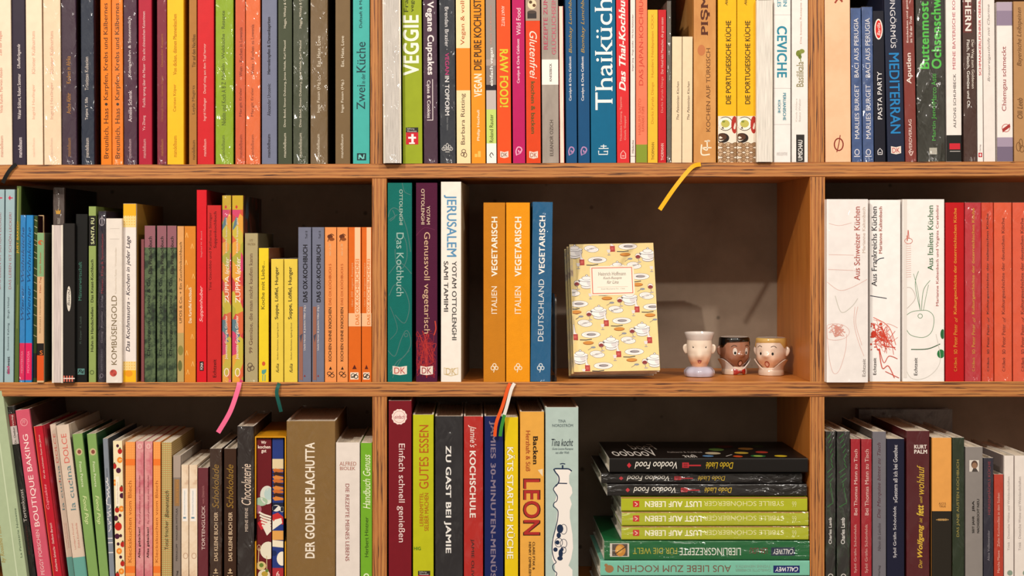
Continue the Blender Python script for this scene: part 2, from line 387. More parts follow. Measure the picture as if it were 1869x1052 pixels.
# ---------------------------------------------------------------- a book: x across the spine, y into the shelf, z up
def spine_y(x, w, b, p=8.0):
    u = min(1.0, abs(x) / (w / 2)); return -b * (1 - u ** p) ** (1 / p)
def cover_mesh(w, d, h, t, b, hard):
    """spine and both boards as one folded sheet with thickness"""
    n = 18; g = 0.0007 if hard and w > 0.009 else 0.0
    xs = [-w / 2 * math.cos(math.pi * i / n) for i in range(n + 1)]
    front = [(x, spine_y(x, w, b)) for x in xs]
    side = [(w / 2, 0.0035), (w / 2 - g, 0.0055), (w / 2 - g, 0.0075), (w / 2, 0.010), (w / 2, d)]
    outer = [(-x, y) for x, y in side[::-1]] + front + side
    inner = [((-1 if x < 0 else 1) * (w / 2 - t), y) for x, y in outer[:5]] + [(x * (w / 2 - t) / (w / 2), t + spine_y(x, w, b * .6)) for x, y in front] + [((w / 2 - t), y) for x, y in side]
    bm = bmesh.new(); m = len(outer)
    ring = lambda pts, z: [bm.verts.new((x, y, z)) for x, y in pts]
    ol, oh, il, ih = ring(outer, 0), ring(outer, h), ring(inner, 0), ring(inner, h)
    for i in range(m - 1):
        f = bm.faces.new((ol[i], ol[i + 1], oh[i + 1], oh[i])); f.smooth = 4 <= i < m - 5
        f.material_index = 1 if i < 4 or i >= m - 5 else 0
        f = bm.faces.new((il[i + 1], il[i], ih[i], ih[i + 1])); f.material_index = 2
        for a_, b_ in ((ol, il), (oh, ih)):
            f = bm.faces.new((a_[i], a_[i + 1], b_[i + 1], b_[i])); f.material_index = 2
    for i in (0, m - 1):
        f = bm.faces.new((ol[i], oh[i], ih[i], il[i])); f.material_index = 2
    return bm
def pages_mesh(w, d, h, t, hard):
    e = 0.003 if hard else 0.0003; bm = bmesh.new()
    box(bm, -w / 2 + t + .0001, w / 2 - t - .0001, t + 0.0004, d - e, e if hard else .0003, h - e)
    return bm
def wrap_mesh(w, d, h, b):
    g = 0.0007; n = 18; bm = bmesh.new(); W = w + 2 * g * 0.35
    xs = [-W / 2 * math.cos(math.pi * i / n) for i in range(n + 1)]
    ring = [(x, spine_y(x, W, b + .0006, 3.0) - g) for x in xs] + [(W / 2, d + g), (-W / 2, d + g)]
    lv = [(0.0, .985), (g * 2, 1.0), (h - g, 1.0), (h + g, .985)]
    rows = [[bm.verts.new((x * s, y, z)) for x, y in ring] for z, s in lv]; m = len(ring)
    for a, c in zip(rows, rows[1:]):
        for i in range(m): bm.faces.new((a[i], a[(i + 1) % m], c[(i + 1) % m], c[i]))
    bm.faces.new(rows[-1])
    for f in bm.faces: f.smooth = True
    return bm
def clusters(items):
    """marks that stand apart along the spine become prints of their own; order of printing is kept within each"""
    def span(it):
        k = it[0]
        if k == 'r': return min(it[3:5]), max(it[3:5])
        if k in 'eo': return it[2] - it[4], it[2] + it[4]
        ys = [q for _, q in it[1]]; return min(ys), max(ys)
    out = []
    for i, it in enumerate(items):
        a, b = span(it); hit = [c for c in out if a - 18 < c[1] and b + 18 > c[0]]
        out = [c for c in out if c not in hit]
        out.append([min([a] + [c[0] for c in hit]), max([b] + [c[1] for c in hit]), sum((c[2] for c in hit), []) + [(i, it)]])
    return [[it for _, it in sorted(c[2], key=lambda p: p[0])] for c in out]
BOOKS = []
GROUP = {}
def B(row, x0, x1, top, col, label, items=(), **k):
    """row, spine edges in photo pixels at the row's reference height, top edge, cover colour, label, print"""
    BOOKS.append((row, x0, x1, top, col, label, list(items), k))
    for it in items:
        if it[0] == 't': want_text(it[1], it[7])
YREF = {1: 300, 2: 692, 3: 1052}
def as_mat(c, **kw): return cover_mat(c, **kw) if isinstance(c, str) else c
def ribbon(parent, pts, wd, col, name='bookmark_ribbon'):
    """hanging ribbon; pts are (photo x, photo y, metres in front of the shelf edge), in the world, then taken into the parent's space"""
    M = parent.matrix_world.inverted() if parent.parent is None else Matrix()
    M = (Matrix.Translation(parent.location) @ parent.rotation_euler.to_matrix().to_4x4()).inverted()
    P3 = [Vector((px(x, y), y, pz(v, y))) for x, v, y in pts]
    sm = []
    for i in range(len(P3) - 1):
        p0, p1, p2, p3 = P3[max(0, i - 1)], P3[i], P3[i + 1], P3[min(len(P3) - 1, i + 2)]
        for q in range(6):
            t = q / 6; sm.append(0.5 * (2 * p1 + (p2 - p0) * t + (2 * p0 - 5 * p1 + 4 * p2 - p3) * t * t + (3 * p1 - p0 - 3 * p2 + p3) * t ** 3))
    sm.append(P3[-1]); bm = bmesh.new(); prev = None; W = wd * K / 2
    for i, p in enumerate(sm):
        tg = (sm[min(i + 1, len(sm) - 1)] - sm[max(0, i - 1)]).normalized(); s = tg.cross(Vector((0, 1, 0))).normalized() * W
        th = tg.cross(s).normalized() * 0.00025
        q = [bm.verts.new(M @ v) for v in (p + s + th, p - s + th, p - s - th, p + s - th)]
        if prev:
            for j in range(4): bm.faces.new((prev[j], prev[(j + 1) % 4], q[(j + 1) % 4], q[j]))
        else: bm.faces.new(q)
        prev = q
    bm.faces.new(prev)
    o = mesh_obj(name, bm, ink(col, 0.35), parent); o['label'] = RIB.get(col, 'woven bookmark ribbon'); return o
RIB = {}
def build_book(row, x0, x1, top, col, label, items, k):
    sb = k.get('sb', 0.0025); hard = not k.get('pb'); sl = k.get('ln', 0.0)
    s = K * (1 + sb / D); yr = k.get('yr', YREF[row]); xm = (x0 + x1) / 2
    rev = k.get('rev')
    if k.get('lie'):                        # lying on its side: the spine runs along x
        ya, yb = k['y']; w = (yb - ya) * s - 0.0004; h = (x1 - x0) * s
        root = thing(k.get('name', 'hardcover_book'), label, 'book', k['group'], (px(x0, sb), sb, (pz(ya, sb) + pz(yb, sb)) / 2), (0, math.pi / 2, k.get('yaw', 0)))
        fb = lambda v: (v - x0) * s
    else:
        yb = base_px(row, xm); xb = xm + sl * (yr - yb); th = math.atan(sl)
        w = (x1 - x0) * s * math.cos(th) - 0.0005
        z0 = pz(yb, 0); z0 += abs(math.sin(th)) * w / 2 + 0.0002
        if k.get('zz'): z0 += .0008
        h = (pz(top, sb) - z0) / math.cos(th)
        root = thing(k.get('name', 'paperback_book' if not hard else 'hardcover_book'), label, 'book', k['group'], (px(xb, sb), sb, z0), (0, th, k.get('yaw', 0)))
        fb = lambda v: (pz(v, sb) - z0) / math.cos(th)
    d = k.get('dep', 0.175 if h < 0.2 else 0.20); d = min(d, DEPTH - sb - 0.012)
    t = (0.0022 if w > .014 else 0.0014) if hard else 0.0005
    b = k.get('b', min(0.0022, 0.10 * w) if hard else min(0.0007, 0.05 * w))
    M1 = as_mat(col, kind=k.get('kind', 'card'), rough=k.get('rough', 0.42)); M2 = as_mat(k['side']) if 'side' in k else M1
    bm = cover_mesh(w, d, h, t, b, hard)
    if rev:                                 # turned so that the fore edge looks out
        for v in bm.verts: v.co.y = d - v.co.y
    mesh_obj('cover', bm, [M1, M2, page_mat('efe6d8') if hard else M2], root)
    bm = pages_mesh(w, d, h, t, hard and not rev)
    if rev:
        for v in bm.verts: v.co.y = d - v.co.y
    mesh_obj('pages', bm, page_mat(k.get('pages', 'efe2cc')), root)
    if items:
        m = lambda a, q, lf: (a, spine_y(a, w, b) - lf, q)
        lim = w * 0.485; fa = lambda f: (f - 0.5) * w * 0.985
        texts = [it for it in items if it[0] == 't']; big = max(texts, key=lambda it: abs(it[3] - it[2]) * abs(it[5] - it[4]), default=None)
        n = 0
        for cl in clusters([it for it in items if it[0] != 't']):
            P = Print(m); P.n = n; print_items(P, None, cl, fa, lambda v: min(h - .0002, max(.0002, fb(v))), s, lim); n = P.n; P.done('spine_print', root)
        for j, it in enumerate(texts):
            P = Print(m); P.n = n + 8 + 9 * j; print_items(None, P, [it], fa, fb, s, lim); P.done('title_lettering' if it is big else 'spine_lettering', root)
    if k.get('wrap'):
        o = mesh_obj('shrink_wrap', wrap_mesh(w, d, h, b), film_mat(k['wrap']), root); o['label'] = 'clear shrink film with glints'
    for rb in k.get('ribbons', ()): ribbon(root, *rb)
    if 'post' in k: k['post'](root, w, d, h)
    return root

# print that several books share
def DKL(y, c, bg='e8d8cc', h=15):                     # open-book mark with two letters
    return [PG([(.2, y), (.5, y + 2), (.8, y), (.8, y + h), (.5, y + h + 2), (.2, y + h)], bg), T('DK', y + 3, y + h - 1, .27, .73, c, 'h')]
def HJ(y, c, h=22):                                   # the tall angular H-J mark
    return [S([(.38, y + 3), (.62, y + 3)], 1.6, c), S([(.5, y), (.5, y + h * .4)], 1.6, c), S([(.3, y + h * .4), (.7, y + h * .4)], 1.6, c),
            S([(.3, y + h * .62), (.3, y + h), (.66, y + h), (.66, y + h * .62)], 1.8, c), S([(.5, y + h * .7), (.66, y + h * .7)], 1.6, c)]
def HOUSE(y, c, h=14):
    return [S([(.3, y + h * .4), (.5, y), (.7, y + h * .4)], 1.3, c), S([(.3, y + h * .4), (.3, y + h)], 1.3, c), S([(.7, y + h * .4), (.7, y + h)], 1.3, c), S([(.3, y + h), (.7, y + h)], 1.3, c), S([(.4, y + h * .7), (.6, y + h * .7)], 1.5, c)]
def SWIRL(y, c):
    return [L([(.3, y + 16), (.25, y + 8), (.4, y + 1), (.65, y + 2), (.72, y + 7), (.5, y + 10), (.45, y + 6)], 2.2, c), L([(.35, y + 14), (.6, y + 12), (.7, y + 8)], 1.4, c)]
# ================================================================ top shelf, first bay
G = 'cookbooks on the top shelf, first bay'
def A(x0, x1, top, col, label, items=(), **k):
    k.setdefault('group', G); k.setdefault('ln', LN(x0)); B(ROW, x0, x1, top, col, label, items, **k)
ROW = 1
LN = lambda x: -0.0095 * max(0, 1 - x / 340)
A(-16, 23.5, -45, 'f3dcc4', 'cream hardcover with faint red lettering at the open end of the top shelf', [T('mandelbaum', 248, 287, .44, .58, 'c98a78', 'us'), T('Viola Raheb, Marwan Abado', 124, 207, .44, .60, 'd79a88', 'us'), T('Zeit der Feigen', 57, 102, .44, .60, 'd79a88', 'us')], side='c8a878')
A(24.5, 48.5, -40, '352a3c', 'dark violet book with white lettering between two cream hardcovers', [T('mandelbaum', 251, 288, .4, .7, 'd8ccd0', 'usb'), T('Walter Eckhart, Robert Sommar', 135, 218, .38, .68, 'e8dcdc', 'us'), T('Uhudlerlegende', 81, 125, .38, .7, 'e8dcdc', 'usi')], ribbons=[([(30, 300, -.003), (22, 306, -.0035), (13, 318, -.004), (5, 334, -.004)], 7, '0a0807')])
A(49.5, 79.5, -48, 'f5dcc2', 'matte cream hardcover beside the dark violet book', [T('mandelbaum', 252, 287, .36, .5, 'ecc4ac', 'us'), T('Ingrid Haslinger', 154, 218, .36, .56, 'e8b49c', 'us'), T('Klöster Kulinarium', 57, 135, .36, .56, 'e8b49c', 'us')], side='c8a878')
A(81, 113, -48, 'f3dabb', 'shiny film wrapped cream hardcover with faint pink lettering', [T('mandelbaum', 252, 287, .36, .5, 'ecc4ac', 'us'), T('Ingrid Haslinger', 150, 218, .38, .58, 'e8b49c', 'us'), T('Klöster Kulinarium', 57, 135, .38, .58, 'e8b49c', 'us')], wrap=1.0)
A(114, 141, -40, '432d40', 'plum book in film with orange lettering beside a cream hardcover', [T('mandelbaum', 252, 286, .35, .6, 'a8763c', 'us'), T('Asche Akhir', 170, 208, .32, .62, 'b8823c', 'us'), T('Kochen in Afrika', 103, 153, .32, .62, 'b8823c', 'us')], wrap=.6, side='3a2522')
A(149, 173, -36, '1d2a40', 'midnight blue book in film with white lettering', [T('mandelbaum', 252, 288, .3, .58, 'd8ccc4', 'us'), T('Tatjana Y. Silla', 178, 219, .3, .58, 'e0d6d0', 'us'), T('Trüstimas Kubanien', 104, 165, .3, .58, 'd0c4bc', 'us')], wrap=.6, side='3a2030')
for i, (a, b, lb) in enumerate([(184.5, 204.5, 'bright orange fish cookbook beside a dark gap and the midnight blue book'), (205, 225.5, 'bright orange fish cookbook beside the plum book on stutenmilch')]):
    A(a, b, -30, 'ee8420', lb, [T('Breunlich, Haas', 198, 290, .28, .78, '4a2810', 'us'), T('Karpfen, Krebs und Kälbernes', 6, 183, .28, .80, '4a2810', 'us'), E(.52, 190.5, 2.6, 2.6, '3c2a20')], wrap=None if i == 0 else .5)
A(226.5, 251, -46, '4f2740', 'plum book with white lettering on stutenmilch, beside the orange pair', [T('mandelbaum', 254, 290, .34, .56, 'c8a8b0', 'us'), T('Amélie Schenk', 165, 223, .34, .62, 'e8d8dc', 'us'), T('Königshuhn & Stutenmilch', 30, 141, .34, .62, 'f0e4e4', 'us')], wrap=.7)
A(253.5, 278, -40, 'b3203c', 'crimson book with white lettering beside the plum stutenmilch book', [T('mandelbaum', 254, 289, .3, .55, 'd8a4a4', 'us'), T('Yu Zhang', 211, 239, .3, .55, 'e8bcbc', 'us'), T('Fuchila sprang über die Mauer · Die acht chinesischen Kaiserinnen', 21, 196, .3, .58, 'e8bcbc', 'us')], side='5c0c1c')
A(287, 305, -44, '83223a', 'dark wine red book with gold lettering', [T('mandelbaum', 254, 285, .35, .65, 'b8743c', 'us'), T('Christoph Dieter, Gabriele Hasler', 138, 222, .4, .7, 'b06a44', 'us'), T('Deutscher Kaspern', 62, 122, .4, .7, 'b8743c', 'us')], wrap=.4)
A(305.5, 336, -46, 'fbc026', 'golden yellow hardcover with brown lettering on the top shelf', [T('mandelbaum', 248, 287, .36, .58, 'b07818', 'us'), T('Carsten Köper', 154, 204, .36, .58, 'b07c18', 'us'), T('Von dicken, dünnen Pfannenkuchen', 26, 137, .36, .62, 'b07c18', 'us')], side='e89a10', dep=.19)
A(345, 359.5, -40, 'b0793c', 'narrow tan book between the golden yellow and red books', [T('mandelbaum', 256, 292, .4, .8, '5c4020', 'us'), T('Leyla Magirts', 156, 209, .4, .85, '6a4a28', 'us'), T('Tür auf den Nachbas', 63, 123, .4, .85, '5c4020', 'us')], sb=.004)
A(360.5, 391, -38, 'd0242c', 'red book with white lettering beside the lime green one', [T('mandelbaum', 254, 286, .36, .54, 'f0b8b0', 'us'), T('Ingrid Haslinger', 179, 221, .36, .56, 'f0c0b8', 'us'), T('Dampf stieg aus dem Topf hervor', 80, 171, .36, .56, 'f0c0b8', 'us')])
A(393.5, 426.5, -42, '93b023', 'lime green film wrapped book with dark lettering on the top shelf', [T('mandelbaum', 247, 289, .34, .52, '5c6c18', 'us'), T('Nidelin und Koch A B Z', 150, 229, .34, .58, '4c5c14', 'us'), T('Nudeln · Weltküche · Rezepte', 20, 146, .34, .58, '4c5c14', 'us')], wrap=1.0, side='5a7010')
A(429.5, 448, -40, 'd4623c', 'slim brick red book beside the lime green one', [T('mandelbaum', 246, 289, .4, .7, '8a3418', 'us'), T('Margit Ersler', 160, 213, .4, .72, '843018', 'us'), T('Wein - Kochen in Lowenia', 50, 140, .4, .72, '843018', 'us')], wrap=.5)
A(448.5, 475.5, -40, 'e67440', 'salmon orange film wrapped book with rust lettering', [T('mandelbaum', 246, 289, .36, .56, '9a4420', 'us'), T('Margit Ersler', 160, 213, .36, .58, '8c3a1c', 'us'), T('Weiss - Kochen zu Lowenia', 45, 137, .36, .58, '8c3a1c', 'us')], wrap=1.0)
A(478, 506, -44, '797d94', 'slate blue book with black lettering on the top shelf', [T('mandelbaum', 245, 288, .36, .56, '26222c', 'usb'), T('Alexander Urosevic', 153, 212, .36, .58, '26222c', 'us'), T('Herrenkrapfen & Damenkapriten', 31, 136, .36, .62, '201c26', 'usb')])
for a, b, wr, lb in [(507.5, 533.5, None, 'matte dark olive green book with white lettering'), (535, 563, 1.0, 'glinting film wrapped dark olive green book with white lettering')]:
    A(a, b, -40, '49503c', lb, [T('mandelbaum', 243, 288, .38, .58, 'd4ccb8', 'us'), T('Dino Bedel, Simon Dubourg, Jonas Heide, Karl Meusel', 74, 232, .4, .6, 'dcd4c0', 'us'), T('Haggis, Whisky & Co', -5, 52, .4, .62, 'dcd4c0', 'us')], wrap=wr)
for a, b, wr, lb in [(566.5, 598.5, 1.0, 'film wrapped mud brown book with white lettering'), (612, 639.5, None, 'plain mud brown book with white lettering beside the turquoise one')]:
    A(a, b, -44, '7c6546', lb, [T('mandelbaum', 245, 289, .36, .54, 'e0d4c0', 'us'), T('Inge Fasan (Hg.)', 146, 206, .38, .6, 'e8dcc8', 'us'), T('Eat, Hate, Love', 66, 122, .38, .62, 'e8dcc8', 'us')], wrap=wr, side='3c3020')
A(644, 675, -52, '4cb4ac', 'turquoise book titled Zwei in der Küche at the end of its bay', [T('Zwei', 155, 200, .22, .74, '24444c', 'us'), T('in der', 135, 153, .5, .74, '24444c', 'us'), T('Küche', 77, 133, .22, .76, '24444c', 'us'), T('Duftsaft & Mackey', -20, 51, .38, .6, '24444c', 'u'),
    Q(.24, .8, 280, 293, '1f3c40'), L([(.36, 291), (.4, 283), (.6, 290), (.68, 282)], 2, '7cd0c8'), L([(.34, 284), (.5, 288), (.7, 289)], 1.5, '7cd0c8')])

# ================================================================ top shelf, middle bay
G = 'cookbooks on the top shelf, middle bay'
LN = lambda x: -0.006 if x < 1130 else 0.0
A(699.5, 733, -44, '46627c', 'film wrapped book turned page side out against the upright on the top shelf', [], rev=True, pages='d6cfc8', wrap=.8, sb=-.011)
A(735, 771.5, -50, '9eac28', 'olive lime hardcover titled Veggie in tall white capitals', [T('VEGGIE', 28, 138, .04, .86, 'f6f4e4', 'uB'), T('Franziska', -45, 22, .1, .32, '3c4418', 'u'), T('vegetarisch', -45, 22, .42, .66, '3c4418', 'u'), Q(.16, .8, 233, 242, '2c2a28'), T('Stiftung', 234, 237.5, .22, .6, 'd8d4cc', 'h'), T('Warentest', 238, 241.5, .22, .72, 'd8d4cc', 'h'),
    Q(.16, .8, 242, 264, 'cc2434'), Q(.28, .68, 250, 253.5, 'f4ecec'), Q(.44, .56, 245, 263, 'f4ecec'), Q(.32, .62, 260.5, 263, 'f4ecec')])
A(773.5, 799.5, -46, '4a2c42', 'dark plum book on vegan cupcakes with white lettering', [T('Vegane Cupcakes', 3, 137, .16, .78, 'f2e6e6', 'dB'), T('Cakes & Cookies', 147, 216, .26, .5, 'ecdfe0', 'db'), L([(.66, 145), (.66, 220)], 1.2, 'ecdfe0'), L([(.24, 219.5), (.66, 219.5)], 1.2, 'ecdfe0')], wrap=.35)
A(803, 832, -44, '30353f', 'charcoal vegan fitness book with a white lotus mark', [T('Brendan Brazier ·', 13, 91, .36, .6, 'e8e4e4', 'd'), T('VEGAN', 97, 137, .36, .62, 'c03078', 'db'), T('IN TOPFORM', 139, 211, .34, .62, 'e8e4e4', 'db'), T('leben leben', 214, 238, .44, .56, '8a8c90', 'd')]
  + [O(.47 + dx, 270 + dy, rx, ry, .9, 'd8d4d0') for dx, dy, rx, ry in ((0, -2, 2.4, 6), (-.14, 0, 3, 4.5), (.14, 0, 3, 4.5), (-.24, 2, 3, 3), (.24, 2, 3, 3))] + [Q(.34, .62, 277, 278.2, 'd8d4d0')], wrap=.5)
A(833.5, 859.5, -48, 'f8dfb0', 'cream book with a broad orange block around its middle', [Q(0, 1, 88, 165, 'f08c28'), T('Barbara Rütting', 171, 264, .3, .68, '5c4434', 'u'), T('Vegan & vollwertig', -40, 82, .32, .7, 'b85c30', 'u'), O(.5, 276, 3.5, 3, 1.2, '6c5444'), O(.42, 282, 3, 3, 1.2, '6c5444'), O(.6, 283, 3, 4, 1.2, '6c5444')], pb=1)
A(860.5, 886.5, -46, 'f29a26', 'orange book titled Die pure Kochlust beside the cream and orange one', [T('Philip Hochuli', 201, 257, .4, .64, 'f8e8cc', 'ub'), T('VEGAN', 135, 177, .2, .78, 'f6e6cc', 'uB'), T('DIE PURE KOCHLUST', -1, 128, .2, .76, '3c2a18', 'ub'), Q(.22, .42, 281, 287, 'f8c060'), Q(.46, .66, 276, 287, 'f8c060')], pb=1)
A(888, 906.5, -40, 'b0a098', 'slim book with a photo spine and a pale green author strip', [Q(0, 1, -20, 108, '9c9088'), Q(0, 1, 120, 155, '8a7e7a'), Q(0, 1, 155, 165, '2c2430'), Q(0, 1, 165, 200, 'c4b8b4'), Q(0, 1, 200, 262, 'c6d878'), Q(0, 1, 262, 300, 'f0ece8'), T('einfach vegan', 87, 157, .36, .8, 'f8f4f0', 'ubs'), T('Roland Rauter', 209, 260, .3, .7, '3c4020', 'u'), T('Über 60 Rezepte', 10, 80, .4, .6, 'd89890', 'u'), L([(.3, 284), (.5, 279), (.7, 284)], 1.4, '302c2c'), L([(.3, 284), (.5, 288)], 1.2, '302c2c')], pb=1)
A(907.5, 933.5, -38, 'ec5824', 'orange red book titled Raw Food in yellow', [T('ANAT FRITZ', 11, 48, .36, .58, 'f6dccc', 'd'), T('RAW FOOD!', 90, 196, .2, .82, 'd8c834', 'dB')] + DKL(276, '8c5040', h=11), pb=1)
A(936, 959, -42, 'c01c66', 'magenta book titled Wild Food', [T('Carolyn & Chris Caldicott', 71, 152, .36, .64, 'f0d0dc', 'ub'), T('Wild Food', 15, 64, .34, .7, 'f0d8e0', 'u')] + SWIRL(268, 'e8a8c4'), pb=1)
A(960.5, 987.5, -40, 'e04c20', 'orange red gluten free cookbook with a cake photo at its head', [Q(0, 1, -30, 38, 'a89484'), E(.45, 8, 8, 9, 'e4d4b0'), E(.35, 4, 3, 3, '5c4028'), E(.6, 10, 3, 3, '6c4830'), Q(.12, .76, 22, 34, '3c3432'), E(.44, 22, 8, 3, '54463e'), T('Glutenfrei', 57, 144, .26, .78, 'f8e4d4', 'di'), T('kochen & backen', 149, 244, .34, .62, '5a5c28', 'db')] + DKL(276, 'b04830', h=12), pb=1)
A(989.5, 1020.5, -46, mottle_mat(['7c726a', 'a4988e', 'c0b4a8'], 14, 'grey_photo', (1, 1, .3)), 'grey stone patterned book with a white label and pink title', [Q(0, 1, 109, 155, 'f4ede6'), T('KNESEBECK', 116, 149, .46, .6, '3c3430', 'usb'), T('ELEANOR OZICH', 219, 285, .46, .66, '544840', 'us'), T('REZEPTE ZUM', -5, 91, .12, .36, 'c04464', 'us'), T('GLÜCKLICHSEIN', -5, 100, .56, .86, 'cc6478', 'us')])
A(1021.6, 1030.5, 11, 'c8303c', 'thin red edged booklet turned page side out', [], rev=True, pages='f4e6d4', pb=1, ln=-.008)
for a, b, lb in [(1033, 1053.5, 'blue Bombay lunchbox book beside the thin red edged booklet'), (1055, 1077, 'blue Bombay lunchbox book beside the wide teal Thai volume')]:
    A(a, b, -42, '165482', lb, [T('Carolyn & Chris Caldicott', 103, 184, .3, .58, 'e8e4e4', 'ub'), T('Bombay Lunchbox', -15, 97, .3, .68, 'b89848', 'uis'), Q(0, .06, -20, 300, '164464')] + SWIRL(268, 'b88cb8'), pb=1)
A(1078.5, 1125, -60, '026a90', 'wide teal hardcover titled Thaiküche in large white letters', [T('Thaiküche', -30, 201, .18, .88, 'f4f2ee', 'us'), *HJ(264, 'e8ecec', 18)], b=.0009)
A(1126, 1149, -40, 'dc3438', 'red Thai cookbook with white italic title', [T('Das Thai-Kochbuch', -20, 166, .2, .74, 'f8e8e4', 'usiB'), T('Thidavadee Camsong, Tippamas', 177, 258, .24, .44, 'f0a89c', 'u'), T('Gisela Goppel', 212, 256, .58, .78, 'f0a89c', 'u')] + HOUSE(275, 'f4c4bc'), pb=1)
A(1150.5, 1159.5, -38, 'f2e4dc', 'very thin white book beside the red Thai cookbook', [T('Singer Jang · Pings wollte · Mit fuss Kalwunder', 26, 130, .3, .7, '4c4040', 'u'), T('Hädecke', 256, 280, .3, .7, '5c4c48', 'us'), Q(0, 1, 285, 285.7, '6c5c58')], pb=1)
A(1160.5, 1181.5, -44, 'f08464', 'salmon Japan cookbook with a green foot', [Q(0, 1, 264, 300, '8a9a34'), T('DAS JAPAN-KOCHBUCH', -20, 156, .26, .76, 'cc4838', 'u'), T('HARUMI SAITO', 180, 246, .2, .44, 'd8684c', 'u'), T('KAWANO YUMI', 195, 240, .5, .74, 'd8684c', 'u')], pb=1)
A(1182, 1200.5, 18, 'f0c03c', 'short yellow book beside a red one of the same series', [T('THORMANN', 260, 292, .38, .66, '7c5c1c', 'u'), T('Durks Kyrala Dänge', 150, 226, .34, .66, 'd0982c', 'u'), T('Hundert Neidspeisen CKXX', 26, 141, .34, .66, 'd0982c', 'u')], pb=1)
A(1201, 1216, 18, 'c8242c', 'short red book beside the short yellow one', [T('THORMANN', 262, 293, .34, .7, 'f0ccc4', 'u'), T('Durks Kyrala Dänge', 140, 206, .34, .7, 'e8948c', 'u'), T('Der Hund lebt Menschen, die gross essen', 32, 135, .34, .74, 'f0c0b8', 'u')], pb=1)
A(1217, 1225, 2, '6c665e', 'thin grey plastic wrapped booklet beside two cream booklets', [], wrap=1.2, pb=1, pages='b0a89c')
for a, b, lb in [(1225.5, 1244, 'small cream booklet beside the grey plastic wrapped one'), (1244.5, 1263.5, 'small cream booklet beside the tan Turkish cookbook')]:
    A(a, b, 67, 'eed7b6', lb, [T('The Palestinian Kitchen', 149, 219, .48, .72, '4c3c30', 'ui')], pb=1, ln=.004)
A(1265.5, 1307, -58, mottle_mat(['bc7c3c', 'd09450', 'dfaa68'], 18, 'tan_paper', (1, 1, .4)), 'tan Turkish cookbook with a brown title and a yellow ribbon', [T('KOCHEN AUF TÜRKISCH', 88, 241, .52, .74, '6c4424', 'us'), T('PIŞMEK', -52, 65, .3, .72, '5c2c18', 'usB'), E(.34, 92, 7, 10, 'c47c4c')] + [L([(.35, 264), (.35, 282), (.72, 282)], 2.5, 'f4e4cc'), L([(.48, 258), (.72, 258), (.6, 258), (.6, 274), (.4, 270), (.8, 270)], 2.2, 'f4e4cc')],
  ribbons=[([(1279, 300, -.003), (1262, 306, -.006), (1232, 342, -.014), (1204, 383, -.018)], 7.5, 'f0b41c')])
for a, b, lb in [(1310, 1344.5, 'yellow Portuguese cookbook beside the tan Turkish volume'), (1345, 1379.5, 'yellow Portuguese cookbook beside the white page side out volume')]:
    A(a, b, -66, 'f2bc24', lb, [T('DIE PORTUGIESISCHE KÜCHE', 38, 190, .36, .7, '33291c', 'u'), T('Alexandra Klobouk', -60, 10, .38, .52, '6c5420', 'ui'), Q(0, 1, 212, 298, 'ece0d0'), E(.4, 226, 14, 13, '5a4a3c'), E(.4, 226, 12.6, 11.6, 'f6f0e4'), E(.4, 226, 8, 7, 'c4bc60'), E(.3, 222, 3, 2, '86903c'), E(.9, 228, 6, 16, 'b43428'),
        E(.25, 252, 12, 9, '2c2018'), E(.2, 250, 9, 6, '5c3a24')] + [E(.15 + .2 * (i % 5), 264 + 9 * (i // 5) + 2 * (i % 2), 5.5, 3.6, c) for i, c in enumerate(['c8a888', 'b08c68', 'd4b898', 'bc9878', 'a88460'] * 4)] + [O(.15 + .2 * (i % 5), 264 + 9 * (i // 5) + 2 * (i % 2), 5.5, 3.6, 1, '8a6848') for i in range(20)], rough=.3, pb=1)
A(1380.5, 1410.5, 0, 'f0e4d8', 'white hardcover turned page side out with its board edges showing', [], rev=True, pages='ece4da', sb=-.006)
A(1411.5, 1443, -46, 'f1ece8', 'white book titled Ceviche in blue capitals', [T('CEVICHE', 48, 142, .18, .78, '2c8ca4', 'dB'), T('MARTIN', -30, 12, .55, .78, '4c9cb0', 'db'), T('MORALES', -30, 13, .2, .42, '4c9cb0', 'db'), T('PERUANISCHE', 170, 220, .54, .72, '3c94a8', 'db'), T('KÜCHE', 183, 207, .24, .42, '3c94a8', 'db'), Q(0, 1, 27, 28, 'd4ccca'), Q(0, 1, 161, 162, 'd4ccca'), Q(0, 1, 227, 228, 'd4ccca'), T('AMANDA LOUIS MATTHAES', 278, 284, .16, .8, 'd0cac8', 'h')])
A(1444.5, 1474.5, -46, 'f0e9e4', 'white basil cookbook with a black publisher box at its foot', [Q(.26, .78, 246, 296, '33302e'), T('UMSCHAU', 256, 293, .38, .66, 'f2eeea', 'ub'), T('Basilikala', 113, 159, .28, .72, '8c8450', 'us'), T('Die besten Rezepte aus', -10, 80, .5, .64, 'd8b4a4', 'us'), E(.42, 98, 5, 6, '7c8838'), E(.62, 94, 5, 4, '8c9444'), E(.5, 104, 3, 4, '66742c'), L([(.5, 104), (.56, 113)], 1.4, '7c8838'), T('Knob Ahlers', 180, 222, .22, .32, 'dcd4ce', 'u'), T('Beate Weber', 180, 222, .42, .54, 'dcd4ce', 'u')])

